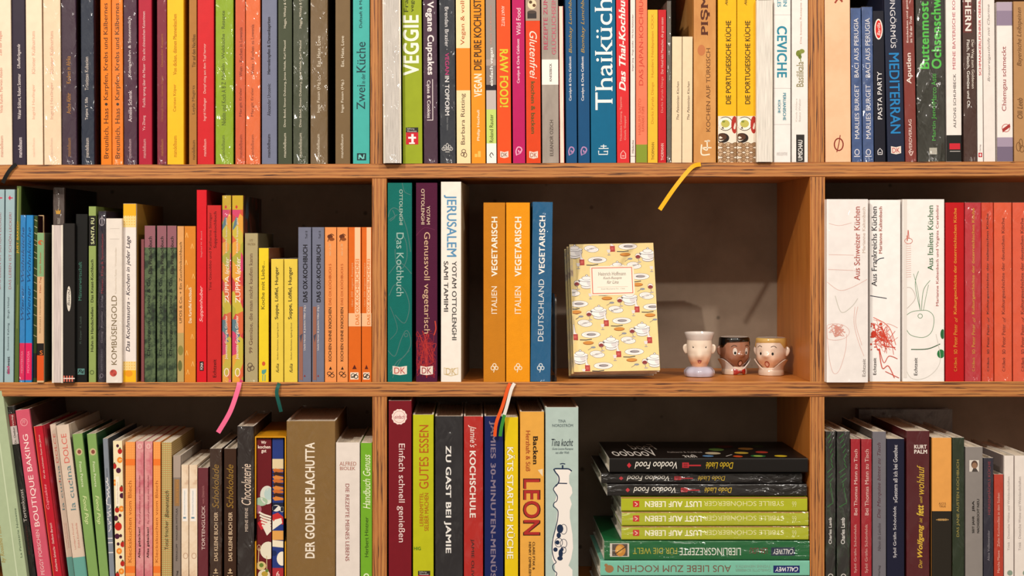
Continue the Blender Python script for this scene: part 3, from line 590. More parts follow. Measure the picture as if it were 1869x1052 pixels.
# ================================================================ top shelf, last bay
G = 'cookbooks on the top shelf, last bay'
LN = lambda x: -0.006
A(1506, 1553, -46, mottle_mat(['eab48c', 'f0c29c', 'f3cba8'], 10, 'peach_cloth'), 'broad peach hardcover with a red ring mark at its foot', [O(.52, 264, 8, 11, 2.2, '8a3020'), L([(.58, 247), (.52, 264), (.44, 278)], 1.6, '8a3020'), L([(.4, 6), (.55, -2), (.7, 4)], 3, 'a0402c'), L([(.45, -6), (.7, 2)], 2, 'a0402c')], kind='cloth')
for a, b, tp, lb, wr in [(1554.5, 1573.5, 15, 'denim blue Perugia book beside the peach hardcover', .4), (1574.5, 1594.8, 13, 'film wrapped denim blue Perugia book beside the navy pasta book', .9)]:
    A(a, b, tp, mottle_mat(['2c4878', '44629a'], 60, 'denim'), lb, [T('MARLIES BURGET', 155, 254, .3, .74, 'e8e4e8', 'us'), T('BACI AUS PERUGIA', 33, 142, .3, .74, 'e8e4e8', 'us'), O(.5, 278, 4, 5, 1.4, 'e0dce4'), Q(.2, .8, 285, 286.5, 'e0dce4')], wrap=wr, ln=-.009)
A(1596, 1616.5, 20, '1c1c2a', 'navy pasta party book with a red and white oval badge', [E(.5, 53.5, 7.5, 19, 'f4e8e0'), E(.5, 53.5, 5.6, 16.5, 'd42c24'), T('Barilla', 42, 65, .36, .66, 'f8ece4', 'ui'), T('PASTA PARTY', 131, 218, .32, .74, 'f0ecec', 'u')] + HOUSE(271, 'd8d4d8', 11), ln=-.012, pb=1, side='5a3c24')
A(1619.5, 1651, -50, '222a42', 'tall dark blue book titled Mediterran in sky blue capitals', [T('GÜNGÖRMÜS', -20, 88, .32, .7, 'dcd8dc', 'd'), T('MEDITERRAN', 97, 244, .2, .8, '2484c0', 'db')] + DKL(267, 'c0383c', h=13), ln=-.022)
A(1652, 1673, -48, '873830', 'brick brown book with white lettering beside the tall dark blue one', [T('Entdecken und geniessen', -20, 78, .28, .5, 'f0dcd4', 'ub'), T('im Tal der Trub', 30, 78, .58, .8, 'f0dcd4', 'ub'), T('Aputlen', 97, 153, .22, .78, 'f4e4dc', 'ub'), T('WERDVERLAG', 218, 280, .32, .6, 'e8ccc4', 'ub'), L([(.3, 276), (.5, 284), (.7, 276)], 1.6, 'e8ccc4')], wrap=.35, ln=-.018)
A(1674, 1725.5, -48, '32322a', 'wide black film wrapped book with bright green lettering', [T('Buttenmost', 3, 126, .12, .46, '54c24c', 'uB'), T('Ochsenschwanz', -36, 126, .54, .9, '54c24c', 'uB'), T('Martin Jenni', 191, 257, .52, .7, '4cae44', 'u'), T('Marco Aste', 135, 189, .52, .7, '4cae44', 'u'), Q(.42, .7, 270, 282, 'b8b4a8')], wrap=1.1, ln=-.013)
A(1727, 1755, -66, 'f1e8e2', 'white Bavarian cookbook with a black foot and red mark', [Q(0, 1, 247, 298, '22201e'), Q(.18, .9, 262, 273, 'cc2838'), Q(.2, .9, 276, 277, 'd8d0cc'), T('ALFONS SCHUHBECK', 135, 234, .46, .64, '383234', 'us'), T('MEINE BAYERISCHE KOCHSCHULE', -60, 127, .42, .62, 'c06470', 'us')], ln=-.006)
A(1758.5, 1783, -66, '4a2c24', 'dark brown smoking cookbook with white lettering', [Q(0, .7, -40, 60, '6c2420'), T('RÄUCHERN', -60, 57, .16, .74, 'f0e8e0', 'dB'), T('Fisch, Fleisch, Gemüse und Co.', 73, 198, .24, .5, 'ece4dc', 'db'), T('Der Weg zum Goldenen', 73, 162, .58, .84, 'd8ccc0', 'db')], wrap=.6, ln=-.008)
A(1784, 1794.5, -44, 'f3ebe6', 'narrow white guide with red lettering', [T('SCHMANKERLFÜHRER OBERBAYERN', -30, 138, .2, .76, 'c42c38', 'ub'), Q(.15, .85, 279, 287, 'c02430'), Q(.42, .58, 280.5, 285.5, 'f4ecec'), Q(.3, .7, 282.4, 283.8, 'f4ecec'), T('Verlag', 264, 277, .35, .65, '8a8080', 'u')], pb=1, ln=-.006)
A(1795.5, 1817, -44, 'ede4de', 'white inn guide with grey italic lettering', [T('Brauereigasthöfe mit Charme', 8, 149, .36, .64, '948a86', 'usi')], pb=1, ln=-.007)
A(1819.5, 1848.5, 4, 'f2e9e4', 'white book titled Chiemgau schmeckt with lilac ends', [Q(0, 1, 4, 47, '94849a'), Q(0, 1, 4, 20, 'b4a4b4'), Q(0, 1, 251, 268, 'a898ac'), Q(0, 1, 268, 297, '7c6e84'), T('Chiemgau schmeckt', 85, 203, .3, .66, 'a03c40', 'us'), O(.55, 234, 7, 7, 1.2, 'c86c64'), PG([(.3, 236), (.8, 226), (.84, 232), (.34, 242)], 'a83c38')], ln=-.005)
A(1850, 1886, 3, 'b98d60', 'kraft brown booklet with brown script lettering', [T('Bayerische Leibspeisen', 14, 121, .16, .46, '6c4828', 'ui'), T('Olli Leeb', 179, 217, .16, .44, '6c4828', 'ui'), O(.22, 268, 4, 8, 1.2, '7a5430'), O(.34, 262, 3, 8, 1.2, '7a5430'), O(.4, 272, 4, 6, 1.2, '7a5430')], ln=-.005)
# ================================================================ middle shelf, first bay
G = 'cookbooks on the middle shelf, first bay'
ROW = 2
LN = lambda x: 0.0
for a, b, lb in [(-12, 6.3, 'pale blue book cut off at the open end of the middle shelf'), (7.8, 25, 'pale blue book titled Das Leben ist schön lecker beside the green one')]:
    A(a, b, 346, 'a2bac0', lb, [T('DAS LEBEN IST SCHÖN LECKER!', 388, 528, .36, .7, 'a06870', 'u'), T('Birgit Hölzel', 543, 581, .3, .56, '54646c', 'u'), T('Susanne Kahnig', 590, 640, .3, .56, '54646c', 'u'), T('Südwest', 651, 682, .3, .6, '3c3c48', 'ub'), T('süd', 669, 683, .3, .6, 'd03878', 'ub'), PG([(.3, 361.5), (.5, 357), (.62, 361.5), (.5, 366)], 'c83050'), PG([(.28, 361.5), (.8, 360.3), (.8, 362.7)], 'c83050')], ln=.007)
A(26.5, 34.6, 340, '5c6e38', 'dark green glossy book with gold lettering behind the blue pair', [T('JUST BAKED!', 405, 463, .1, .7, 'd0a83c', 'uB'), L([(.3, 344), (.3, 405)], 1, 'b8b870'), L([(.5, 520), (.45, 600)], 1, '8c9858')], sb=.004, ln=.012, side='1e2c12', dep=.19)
for a, b, lb, wr in [(35.2, 45.3, 'film wrapped sky blue booklet with a pink foot', .9), (45.8, 58.3, 'plain sky blue booklet with a pink foot', None)]:
    A(a, b, 393, '2c88c8', lb, [Q(0, 1, 626.5, 694, 'd8185c'), T('MONTEROSA', 641, 681, .3, .66, 'f090ac', 'u'), T('Wiener Wohnküche', 415, 585, .2, .74, '184c80', 'uis')], wrap=wr, ln=.008, sb=.002, dep=.035)
A(60.6, 67.0, 394, '3a4c1e', 'dark green book ruled with thin cream lines', [L([(-.1, y), (1.1, y + 3)], 1, 'c8c09c') for y in (401, 413, 425, 438, 446, 460, 470, 489, 502, 515, 530, 543, 557, 574, 593, 612)] + [Q(0, 1, 645, 690, '2c1c1c')], sb=.006, ln=.006, side='2c1418', dep=.03)
A(70, 80, 393, 'd8b88c', 'tall beige book with a dark red cover behind the small green one', [E(.5, 421, 3, 5, 'c8684c')], sb=.044, ln=.0, side='3c1812', dep=.17, pb=1)
A(67.3, 80.3, 425, 'd9b48a', 'small beige book with a green head and orange foot', [Q(0, 1, 424, 505, '86aa7c'), Q(0, 1, 627, 649, '1c1412'), Q(0, 1, 649, 695, 'd8581c'), T('S', 640, 648, .42, .86, 'd8742c', 'hb'), E(.52, 443, 5, 4.5, 'c06838'), T('Mein Tag · Dein Bäcker', 460, 535, .36, .66, 'b85c38', 'us'), T('Dorothee J. Hertzmann', 545, 608, .38, .58, '9c7850', 'us')], ln=.002, sb=-.002, side='44503c', dep=.04)
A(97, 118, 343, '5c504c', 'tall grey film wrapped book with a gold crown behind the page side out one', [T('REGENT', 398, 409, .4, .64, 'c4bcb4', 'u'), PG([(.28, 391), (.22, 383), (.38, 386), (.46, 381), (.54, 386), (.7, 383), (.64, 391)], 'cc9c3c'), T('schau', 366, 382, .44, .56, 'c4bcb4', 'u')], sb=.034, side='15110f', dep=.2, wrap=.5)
A(94.5, 115, 411, mottle_mat(['e8dcd8', 'd8ccc8', 'cc5048'], 70, 'checked_cloth'), 'book turned page side out with a red and white checked cover', [], rev=True, pages='d8cac6', sb=-.009, side='e0d4d0', dep=.036)
A(115.5, 137, 408, '211d1b', 'black book with a white oval label above a checked foot', [E(.5, 545.5, 4, 23, 'd8d0c4'), L([(.36, 528), (.56, 530), (.44, 536)], 1, '2c2422'), T('Bistro', 534, 558, .38, .6, '2c2422', 'ui')] + [Q(.02 + .24 * i, .14 + .24 * i, 686, 697, 'd87460') for i in range(4)] + [Q(0, 1, 690, 692, 'e8d4cc')], dep=.036, sb=-.006)
A(137.5, 159.5, 391, '141413', 'black book titled Männerwirtschaft in green', [T('Männerwirtschaft', 478, 549, .24, .52, '467c6c', 'us'), T('M. Cooper · K. Lubaik', 577, 628, .36, .56, '4c5c54', 'us'), Q(.2, .8, 673, 684, '5c8884'), L([(.26, 681), (.45, 675), (.7, 682)], 1.4, '1c2c2c'), L([(.3, 675), (.6, 681), (.74, 676)], 1.4, '1c2c2c')], ln=.004)
A(162, 175.5, 377, '96a862', 'pale green book with a black label at its head', [Q(0, 1, 394, 449, '1c1a16'), T('SANTA FU', 398, 446, .3, .8, 'c8cc9c', 'uB'), T('Huhn in Handschellen · Das Knast-Kochbuch', 474, 642, .28, .66, '2c3018', 'ub'), O(.45, 680, 3.4, 3.4, 1.4, '5c6c3c')], side='66743c', dep=.19)
A(178.5, 193, 386, '2a2434', 'indigo film wrapped book with red and silver lettering', [O(.48, 405, 4.5, 7, 1.2, 'a8a0a8'), Q(.44, .54, 394, 412, 'a8a0a8'), T('Messer, Kling & Speiseketten', 427, 536, .4, .76, '9c3040', 'us'), T('Gottig · Rosnelier · Jacobs', 541, 626, .4, .7, '847c88', 'us'), T('GERSTENBERG', 637, 678, .4, .64, '6c6874', 'us'), O(.5, 686, 2.6, 3.4, 1, '847c88')], wrap=.8, ln=.003)
A(193.8, 223.5, 399, 'eee4da', 'white film wrapped book titled Kombüsengold', [T('KOMBÜSENGOLD', 540, 666, .26, .68, '7c6844', 'u'), E(.46, 681, 6.5, 6.5, 'c84c40'), E(.38, 678, 2.4, 2.4, 'a83c30'), E(.55, 684, 2.4, 2.4, 'a83c30'), Q(.25, .85, 417, 417.8, 'd4cac0'), Q(.25, .85, 436, 436.8, 'd4cac0'), T('Kulinarische Reise · Wasserstellen', 452, 536, .56, .66, 'e0d4c4', 'us')], wrap=.4, sb=-.007)
A(225, 249, 372, 'eee4de', 'white book lettered like handwriting with yellow gingham ends', [Q(0, 1, 372, 394, 'e8b01c'), Q(0, 1, 394, 415, 'f0d490'), Q(0, 1, 660, 678, 'f0d490'), Q(0, 1, 676, 698, 'f0b81c'), E(.44, 682, 7, 6, 'e89c20')] + [Q(.05 + .2 * i, .12 + .2 * i, 394 + 5 * j, 396 + 5 * j, 'e8b450') for i in range(5) for j in range(4)] + [Q(.05 + .2 * i, .12 + .2 * i, 661 + 5 * j, 663 + 5 * j, 'e8b450') for i in range(5) for j in range(3)] + [T('Das Kochmasutra - Kochen in jeder Lage', 431, 642, .22, .62, '2c2038', 'ui')], side='9c7430', dep=.2)
A(257.5, 263.5, 437, '9c5c60', 'thin mauve booklet beside the handwritten white book', [], pb=1, sb=.01)
MOSS = mottle_mat(['141c12', '2c4028', '5c6e4a', '1c281a'], 75, 'herb_print')
for a, b, lb in [(263.8, 284, 'herb printed soup cookbook with a mauve head beside the thin mauve booklet'), (286.5, 304.2, 'herb printed soup cookbook with a mauve head, middle of three alike'), (305, 322.5, 'herb printed soup cookbook with a mauve head beside the peach courgette book')]:
    A(a, b, 412, MOSS, lb, [Q(0, 1, 411, 452, '94606a'), T('Champignon - Schnitz & Co.', 505, 650, .22, .62, '18201a', 'ub'), T('Das Pilzkochbuch', 432, 500, .36, .7, '241c1c', 'ub')], rough=.5, pb=1)
A(323.5, 336, 413, mottle_mat(['d89858', 'e0a868'], 30, 'peach_card'), 'peach courgette cookbook with a leaf print at its foot', [Q(0, 1, 608, 698, 'b8a068'), E(.5, 640, 5, 9, '8a8448'), E(.4, 668, 4, 10, '6c6c3c'), T('UFOS & Co. + Ein Zucchinikochbuch', 442, 590, .3, .7, '4c3818', 'u')], pb=1)
A(336.5, 357.5, 413, 'd8882c', 'mustard orange potato cookbook with pale sprigs', [T('Das Kartoffel Kochbuch', 525, 590, .38, .64, 'f8e8cc', 'ub')] + [L([(fx, y), (fx + dx, y + 9)], .9, 'f0bc70') for fx, y in ((.2, 425), (.7, 445), (.15, 475), (.8, 500), (.25, 520), (.7, 610), (.2, 640), (.75, 660), (.3, 675)) for dx in (-.12, .12)], pb=1)
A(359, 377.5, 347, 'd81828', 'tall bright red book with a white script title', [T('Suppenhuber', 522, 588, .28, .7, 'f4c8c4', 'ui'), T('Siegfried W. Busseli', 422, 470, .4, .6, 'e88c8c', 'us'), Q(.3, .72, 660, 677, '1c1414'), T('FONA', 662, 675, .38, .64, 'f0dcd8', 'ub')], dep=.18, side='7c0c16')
A(378.2, 404, 375, 'cb2c2c', 'red soup cookbook with dark lettering beside the taller red one', [T('Tine Giacobbo und Katharina Sinniger', 388, 531, .12, .36, '681010', 'us'), T('Suppenkochbuch', 386, 453, .48, .74, '5c0c10', 'us'), T('Echtzeit', 656, 689, .42, .66, '3c0a0c', 'us')])
ZUP = mottle_mat(['b0a838', 'd05434', 'c8b43c', 'd0406c', 'd86838', 'e0a038', '5c7c88', 'cc4440'], 80, 'colour_blocks', (1, 1, .6), kind='voronoi')
for a, b, lb, wr in [(405.5, 422, 'film wrapped patchwork coloured soup book beside the red soup cookbook', .9), (423.5, 444, 'patchwork coloured soup book trailing a pink ribbon', None)]:
    A(a, b, 357, ZUP, lb, [Q(0, 1, 357, 383, 'c8a82c'), T('ZUPPA', 504, 553, .3, .76, 'f8ece0', 'u'), T('lecker', 470, 501, .3, .78, 'f8ece0', 'ui'), T('Jeanette Georgia Gürtler', 576, 656, .3, .66, 'f4e0d0', 'ub'), T('Köstliche Suppen ganz', 398, 462, .36, .6, 'f4e4d4', 'u'), O(.5, 680, 4, 7, 1.6, 'f4e0d0'), E(.4, 378, 2, 3, 'c83c3c'), L([(.7, 610), (.4, 618), (.7, 624)], 2.5, '486c90')], wrap=wr, pb=1, side=mottle_mat(['5c3c2c', '2c2018', '40505c', '6c3020'], 36, 'colour_blocks_cover', (1, 1, 1), kind='voronoi'),
      ribbons=[] if wr else [([(437, 698, -.002), (434, 712, -.005), (420, 752, -.010), (398, 790, -.012)], 8.5, 'e86c94')])
A(447, 471, 426, 'b5a67c', 'greige vegetable cookbook with brown lettering', [T('99 Gemüse, die man nicht kaufen kann', 463, 645, .32, .64, '6c4434', 'us'), T('UTE', 437, 441, .36, .62, '9c8458', 'h'), T('WALTRON', 444, 448, .2, .82, '9c8458', 'h'), O(.4, 667, 4, 4, 1.3, '5c4430'), O(.34, 674, 3, 4, 1.3, '5c4430'), O(.55, 672, 4, 4, 1.3, '5c4430')], dep=.18, side='6c6244', wrap=.3)
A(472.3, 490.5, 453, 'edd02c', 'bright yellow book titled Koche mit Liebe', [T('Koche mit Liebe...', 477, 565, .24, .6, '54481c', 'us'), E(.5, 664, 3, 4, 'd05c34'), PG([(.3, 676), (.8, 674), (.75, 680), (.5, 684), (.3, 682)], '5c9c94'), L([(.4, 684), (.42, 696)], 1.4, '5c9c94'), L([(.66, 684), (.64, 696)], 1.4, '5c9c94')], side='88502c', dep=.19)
for a, b, lb in [(494.7, 517.8, 'short yellow spoon and hunger book beside the bright yellow one'), (518.5, 543.5, 'short yellow spoon and hunger book beside the slate ox cookbooks')]:
    A(a, b, 473, 'e8cc50', lb, [T('Suppe, Löffel, Hunger', 487, 583, .3, .66, '2c2820', 'ub'), T('Norbert Fleischmann, Ingeborg Struck', 589, 657, .48, .62, '5c5030', 'ui'), T('fulia', 664, 680, .4, .64, '3c3420', 'ui')], ribbons=[([(512, 696, .006), (508, 704, -.004), (505, 718, -.006), (510, 740, -.005), (513, 752, -.002)], 6.5, '1c5c54')] if a < 500 else [])
for i, (a, b, lb) in enumerate([(544.2, 568.3, 'slate grey ox cookbook beside the short yellow pair'), (569.5, 592, 'slate grey ox cookbook beside the peach bone cookbooks')]):
    A(a, b, 415, '75788c', lb, [T('DAS OX-KOCHBUCH', 447, 552, .36, .72, '1a1820', 'uB'), T('Teil II', 422, 436, .55, .72, '2c2a34', 'u'), Q(.06, .34, 560, 694, '9a6858'), T('Uschi Herzer & Joachim Hiller (Hg.)', 558, 640, .42, .6, 'dcd4d4', 'ub'), Q(.34, .36, 560, 696, '7c4c44'), PG([(.1, 613), (.34, 609), (.2, 626)], '4c4c5c'), PG([(.42, 688), (.5, 684), (.58, 688)], '8c2c24')], pb=1)
for i, (a, b, lb) in enumerate([(592.7, 614.3, 'pale orange bone free cookbook beside the slate pair'), (615, 635.3, 'pale orange bone free cookbook beside the deep orange pair')]):
    A(a, b, 415, 'eb9858', lb, [E(.45, 432, 5, 4, '6c3414'), E(.6, 437, 5, 3, '8c4a1c'), L([(.25, 441), (.5, 428), (.8, 430)], 1.3, '5c2c10'), T('KOCHEN OHNE KNOCHEN', 561, 660, .32, .58, '3c1c0c', 'usb'), T('DAS OX KOCHBUCH 5', 482, 557, .34, .56, 'b8541c', 'us'), T('mehr als 200', 445, 467, .34, .54, 'f4c898', 'u'), PG([(.35, 675), (.5, 669), (.62, 675)], '2c1408'), O(.38, 682, 3.6, 3, 1.2, '3c2014'), O(.64, 686, 3.6, 3, 1.2, '3c2014'), L([(.3, 688), (.75, 679)], 1.2, '3c2014')], pb=1)
for i, (a, b, lb) in enumerate([(635.8, 659.3, 'deep orange vegan cookbook with a pale stripe beside the bone free pair'), (660, 678.5, 'deep orange vegan cookbook squeezed against the upright')]):
    A(a, b, 415, 'dd6c1c', lb, [Q(.5, .95, 415, 572, 'f4c49c'), Q(0, .98, 572, 596, 'f2bc90'), T('DAS OX-KOCHBUCHDREI', 473, 593, .56, .86, 'e07c30', 'ub'), T('über 200 vegane Rezepte', 480, 560, .2, .42, 'f0b078', 'u'), PG([(.3, 674), (.48, 666), (.66, 674)], '5c1c0c'), Q(.14, .8, 680, 693, 'f0dcc8'), O(.36, 686, 3.4, 3.4, 1.4, '1c1410'), O(.6, 688, 3.4, 3, 1.4, '1c1410'), L([(.2, 690), (.7, 682)], 1.4, '1c1410')], pb=1)

# ================================================================ middle shelf, middle bay
G = 'cookbooks on the middle shelf, middle bay'
TL = '4c7874'
A(707.3, 752.3, 334, '047068', 'teal hardcover traced with a faint bird drawing', [L([(.0, 398), (.1, 384), (.3, 380), (.55, 390), (.8, 420), (.95, 460)], 1.5, TL), L([(.05, 402), (.4, 392)], 1.5, TL), L([(.1, 404), (.3, 396), (.2, 384)], 1.5, TL), L([(.3, 440), (.5, 425), (.75, 440), (.8, 470), (.6, 490), (.35, 480), (.3, 455)], 1.5, TL), L([(.05, 500), (.5, 480), (1, 500)], 1.3, TL),
    L([(.05, 540), (.3, 520), (.7, 530), (.9, 560), (.7, 590), (.3, 575)], 1.5, TL), L([(0, 640), (.3, 650), (.55, 620), (.75, 604), (.9, 610), (.95, 630), (.7, 650), (.4, 660), (.1, 680)], 1.6, TL), O(.76, 612, 3, 3, 1.4, TL), L([(.2, 690), (.5, 660), (.9, 640)], 1.3, TL), L([(.6, 334), (.7, 350), (.95, 356)], 1.3, TL), L([(.1, 560), (.4, 600), (.1, 620)], 1.2, TL),
    T('OTTOLENGHI', 346, 411, .48, .62, 'a8bcb0', 'db'), T('Das Kochbuch', 425, 541, .36, .66, 'a0bcb4', 'd')] + DKL(668, 'c05850', h=15), kind='cloth', b=.0018)
RD = '9c2430'
RR = random.Random(3)
A(759, 798.5, 334, '55143a', 'plum hardcover with a fiery thistle drawing at its foot', [L([(RR.uniform(.02, .95), RR.uniform(604, 690)) for _ in range(4)], 1.1, RR.choice([RD, 'b83430', '8a1c34'])) for _ in range(34)] + [L([(.5, 690), (.5, 630), (.3, 604)], 1.6, 'b83430'), L([(.9, 586), (.94, 600), (.85, 612)], 2.2, 'c04434'), L([(0, 430), (.4, 416), (.9, 420)], 1.1, '6c2448'),
    T('OTTOLENGHI', 345, 410, .24, .4, 'd8c0a8', 'db'), T('YOTAM', 376, 410, .5, .66, 'd8c0a8', 'db'), T('Genussvoll vegetarisch', 424, 609, .3, .66, 'd8b494', 'd')] + DKL(668, 'a83c48', h=15), kind='cloth', b=.0018)
A(804.5, 842, 332, 'f3ebe2', 'white hardcover titled Jerusalem in blue capitals', [T('JERUSALEM', 356, 469, .14, .78, '5c94bc', 'db'), T('YOTAM OTTOLENGHI', 477, 621, .55, .78, '4c4848', 'db'), T('SAMI TAMIMI', 477, 569, .14, .36, '4c4848', 'db')] + [PG([(.14, 671), (.5, 674), (.86, 671), (.86, 684), (.5, 687), (.14, 684)], 'd8c4a0'), PG([(.17, 672.5), (.5, 675.5), (.83, 672.5), (.83, 682.5), (.5, 685.5), (.17, 682.5)], 'efe6dc'), T('DK', 672, 684, .24, .76, 'd0b888', 'h')], side='b8a888', dep=.2, yaw=-.055, b=.001)
for i, (a, b, c, lb) in enumerate([(882.3, 922.5, 'cc841c', 'amber Italien vegetarisch hardcover, the duller of two'), (923.5, 967.5, 'ee9c10', 'bright orange Italien vegetarisch hardcover beside the blue one')]):
    rb = [([(931, 700, -.003), (926, 712, -.0045), (917, 742, -.006), (906, 772, -.007), (903, 797, -.006)], 6, 'e45c24'), ([(939, 700, -.0032), (933, 712, -.005), (925, 742, -.0066), (919, 762, -.0068)], 6, 'e4dcd4'), ([(922, 753, -.0064), (919, 764, -.0072), (915, 782, -.0075), (913, 797, -.0074)], 6, '3c8c3c')]
    A(a, b, 370, c, lb, [T('ITALIEN', 523, 573, .36, .62, 'f4e8d8', 'u'), T('VEGETARISCH', 396, 505, .36, .64, 'f6ecdc', 'uB'), O(.5, 667, 3, 3, 1.5, 'f0e0c8'), O(.42, 672, 3, 3.6, 1.5, 'f0e0c8'), O(.6, 672, 2.6, 3, 1.5, 'f0e0c8'), L([(.5, 674), (.46, 680)], 1.4, 'f0e0c8')], kind='cloth', ribbons=rb if i else [], b=.0012, z=1)
A(967.8, 1005, 369, '1c6490', 'blue Deutschland vegetarisch hardcover against the clear bookend', [T('DEUTSCHLAND', 510, 623, .34, .62, 'e4e4e4', 'u'), T('VEGETARISCH', 394, 501, .34, .64, 'f4f0ec', 'uB'), O(.5, 667, 3, 3, 1.5, 'd8e0e4'), O(.42, 672, 3, 3.6, 1.5, 'd8e0e4'), O(.6, 672, 2.6, 3, 1.5, 'd8e0e4'), L([(.5, 674), (.46, 680)], 1.4, 'd8e0e4')], kind='cloth', wrap=.4, ln=.013, b=.0012)

# ================================================================ middle shelf, last bay
G = 'cookbooks on the middle shelf, last bay'
LR = 'e2b2a8'
A(1507.2, 1584, 364, 'f6efec', 'white Schweizer Küchen hardcover with a faint red bowl drawing', [T('Aus Schweizer Küchen', 377, 512, .66, .8, 'b85448', 'us'), T('Marianne Kaltenbach', 378, 462, .86, .93, 'd8c4b8', 'us'), T('Echtzeit', 655, 687, .86, .94, '9c9490', 'us'),
    O(.2, 606, 26, 15, .7, LR), L([(-.0, 610), (.05, 650), (.15, 680), (.3, 676), (.45, 640), (.48, 610)], .7, LR), L([(.0, 515), (.3, 530), (.6, 525), (.98, 510)], .7, LR), L([(.05, 408), (.3, 412), (.6, 407)], .7, LR), L([(.05, 465), (.65, 466)], .7, LR), L([(.03, 492), (.7, 494)], .7, LR), L([(.2, 540), (.35, 570), (.6, 560), (.75, 545)], 1, 'c8c4b8'), L([(.68, 560), (.66, 590), (.75, 620), (.9, 650)], .7, LR), L([(.75, 560), (.7, 590), (.85, 630)], .7, LR)]
  + [L([(.03 + .02 * i, 600 + 8 * math.sin(i)), (.2, 594 + (i % 5) * 5), (.42 - .01 * i, 606 + 8 * math.cos(i * 2))], 1, 'dd9c8e') for i in range(22)], wrap=.3, sb=-.010, b=.004)
A(1586.5, 1643.5, 365, 'f8f3f0', 'white Frankreichs Küchen hardcover with a red crayfish drawing', [T('Aus Frankreichs Küchen', 377, 523, .05, .22, '2c3038', 'us'), T('Marianne Kaltenbach', 377, 463, .29, .39, 'b05c50', 'us'), T('Echtzeit', 653, 684, .1, .2, '3c3838', 'us'), L([(.2, 478), (.3, 473), (.46, 471)], 1.6, '20304c'), L([(.0, 540), (.55, 545)], 1.5, '2c3444')]
  + [L([(RR.uniform(.02, .5), RR.uniform(578, 640)), (RR.uniform(.1, .7), RR.uniform(590, 640)), (RR.uniform(.3, .95), RR.uniform(588, 650))], RR.choice([.6, .9, 1.4]), RR.choice(['d8503c', 'e07866', 'd0402c'])) for i in range(30)]
  + [E(RR.uniform(.03, .45), RR.uniform(590, 640), RR.uniform(.8, 3), RR.uniform(.8, 3), 'd0503c') for i in range(26)] + [E(.12, 610, 5, 6, 'c8402c'), L([(.3, 640), (.4, 672), (.6, 668), (.8, 690)], 1.5, 'd0503c'), L([(.3, 636), (.45, 662), (.62, 650), (.9, 655)], 1.2, 'd0503c'), L([(.5, 678), (.95, 690)], 1.2, 'd0503c')])
GN = '6c9474'
A(1646, 1723.5, 364, 'f6f0ec', 'white Italiens Küchen hardcover with a green onion drawing', [T('Aus Italiens Küchen', 375, 494, .6, .73, '2f6c3c', 'us'), T('Marianne Kaltenbach und Virginia Cerabolini', 375, 559, .8, .88, 'b85c5c', 'us'), T('Echtzeit', 653, 685, .27, .35, '3c3838', 'us'),
    L([(.08, 600), (.06, 580), (.2, 570), (.42, 567), (.62, 568), (.75, 580), (.7, 605), (.5, 616), (.2, 612), (.08, 600)], 1.0, GN), L([(.42, 566), (.3, 520), (.38, 495)], 1.0, GN), L([(.45, 566), (.5, 530), (.66, 512)], 1.0, GN), L([(.42, 566), (.36, 530), (.26, 500)], .8, GN), L([(.5, 566), (.55, 545), (.62, 520)], .8, GN), O(.42, 577, 4, 4, 1, GN), L([(.2, 638), (.6, 637), (.9, 628)], 1.6, '2f5c3c'), E(.92, 646, 7, 8, '2c7c44'), E(.96, 610, 4, 9, '2c6c40'), L([(.1, 620), (.05, 660), (.2, 690), (.6, 688), (.9, 660), (.8, 610)], .9, 'd0ccc4'), L([(.0, 526), (.2, 526), (.3, 545), (.08, 565)], .9, 'c0b8b0'), Q(.02, .1, 364, 690, 'e4dcd6'),
    L([(.1, 430), (.11, 440), (.13, 420), (.15, 436)], 1.2, 'cc6c60'), O(.14, 440, 7, 5, 1, 'cc7c70')] + [L([(.08, 446 + 4 * i), (.2, 445 + 4 * i)], .6, 'e0aca2') for i in range(16)])
for a, b, c, t1, tc, lb, wr in [(1725, 1759.3, 'c2141c', 'Kulturgeschichte der österreichischen Küche', 'e0983c', 'deep red Austrian cuisine history with yellow lettering, unwrapped', None), (1760, 1790.2, 'c4343f', 'Kulturgeschichte der österreichischen Küche', 'd8a03c', 'wrapped rose red Austrian cuisine history with yellow lettering', 1.0),
        (1791.3, 1813.3, 'd84e30', 'Kulturgeschichte der italienischen Küche', '40201c', 'vermilion Italian cuisine history in wrinkled film', .9), (1814, 1846.8, 'e4623f', 'Kulturgeschichte der deutschen Küche', '843020', 'coral German cuisine history beside the Italian one', .5), (1848, 1882, 'e26244', 'Kulturgeschichte der deutschen Küche', '843020', 'coral German cuisine history cut off at the edge of the photo', .4)]:
    A(a, b, 370, c, lb, [T(t1, 380 if 'öst' in t1 else 390 if 'ital' in t1 else 398, 574, .42, .64, tc, 'usb'), T('of', 579, 588, .46, .64, tc, 'usi'), T('Peter Peter', 592, 634, .42, .62, tc, 'us'), T('SO', 638, 646, .44, .62, tc, 'usb'), T('C.H.Beck', 652, 678, .44, .6, tc, 'us')], wrap=wr, ln=-.003 if a > 1785 else 0)
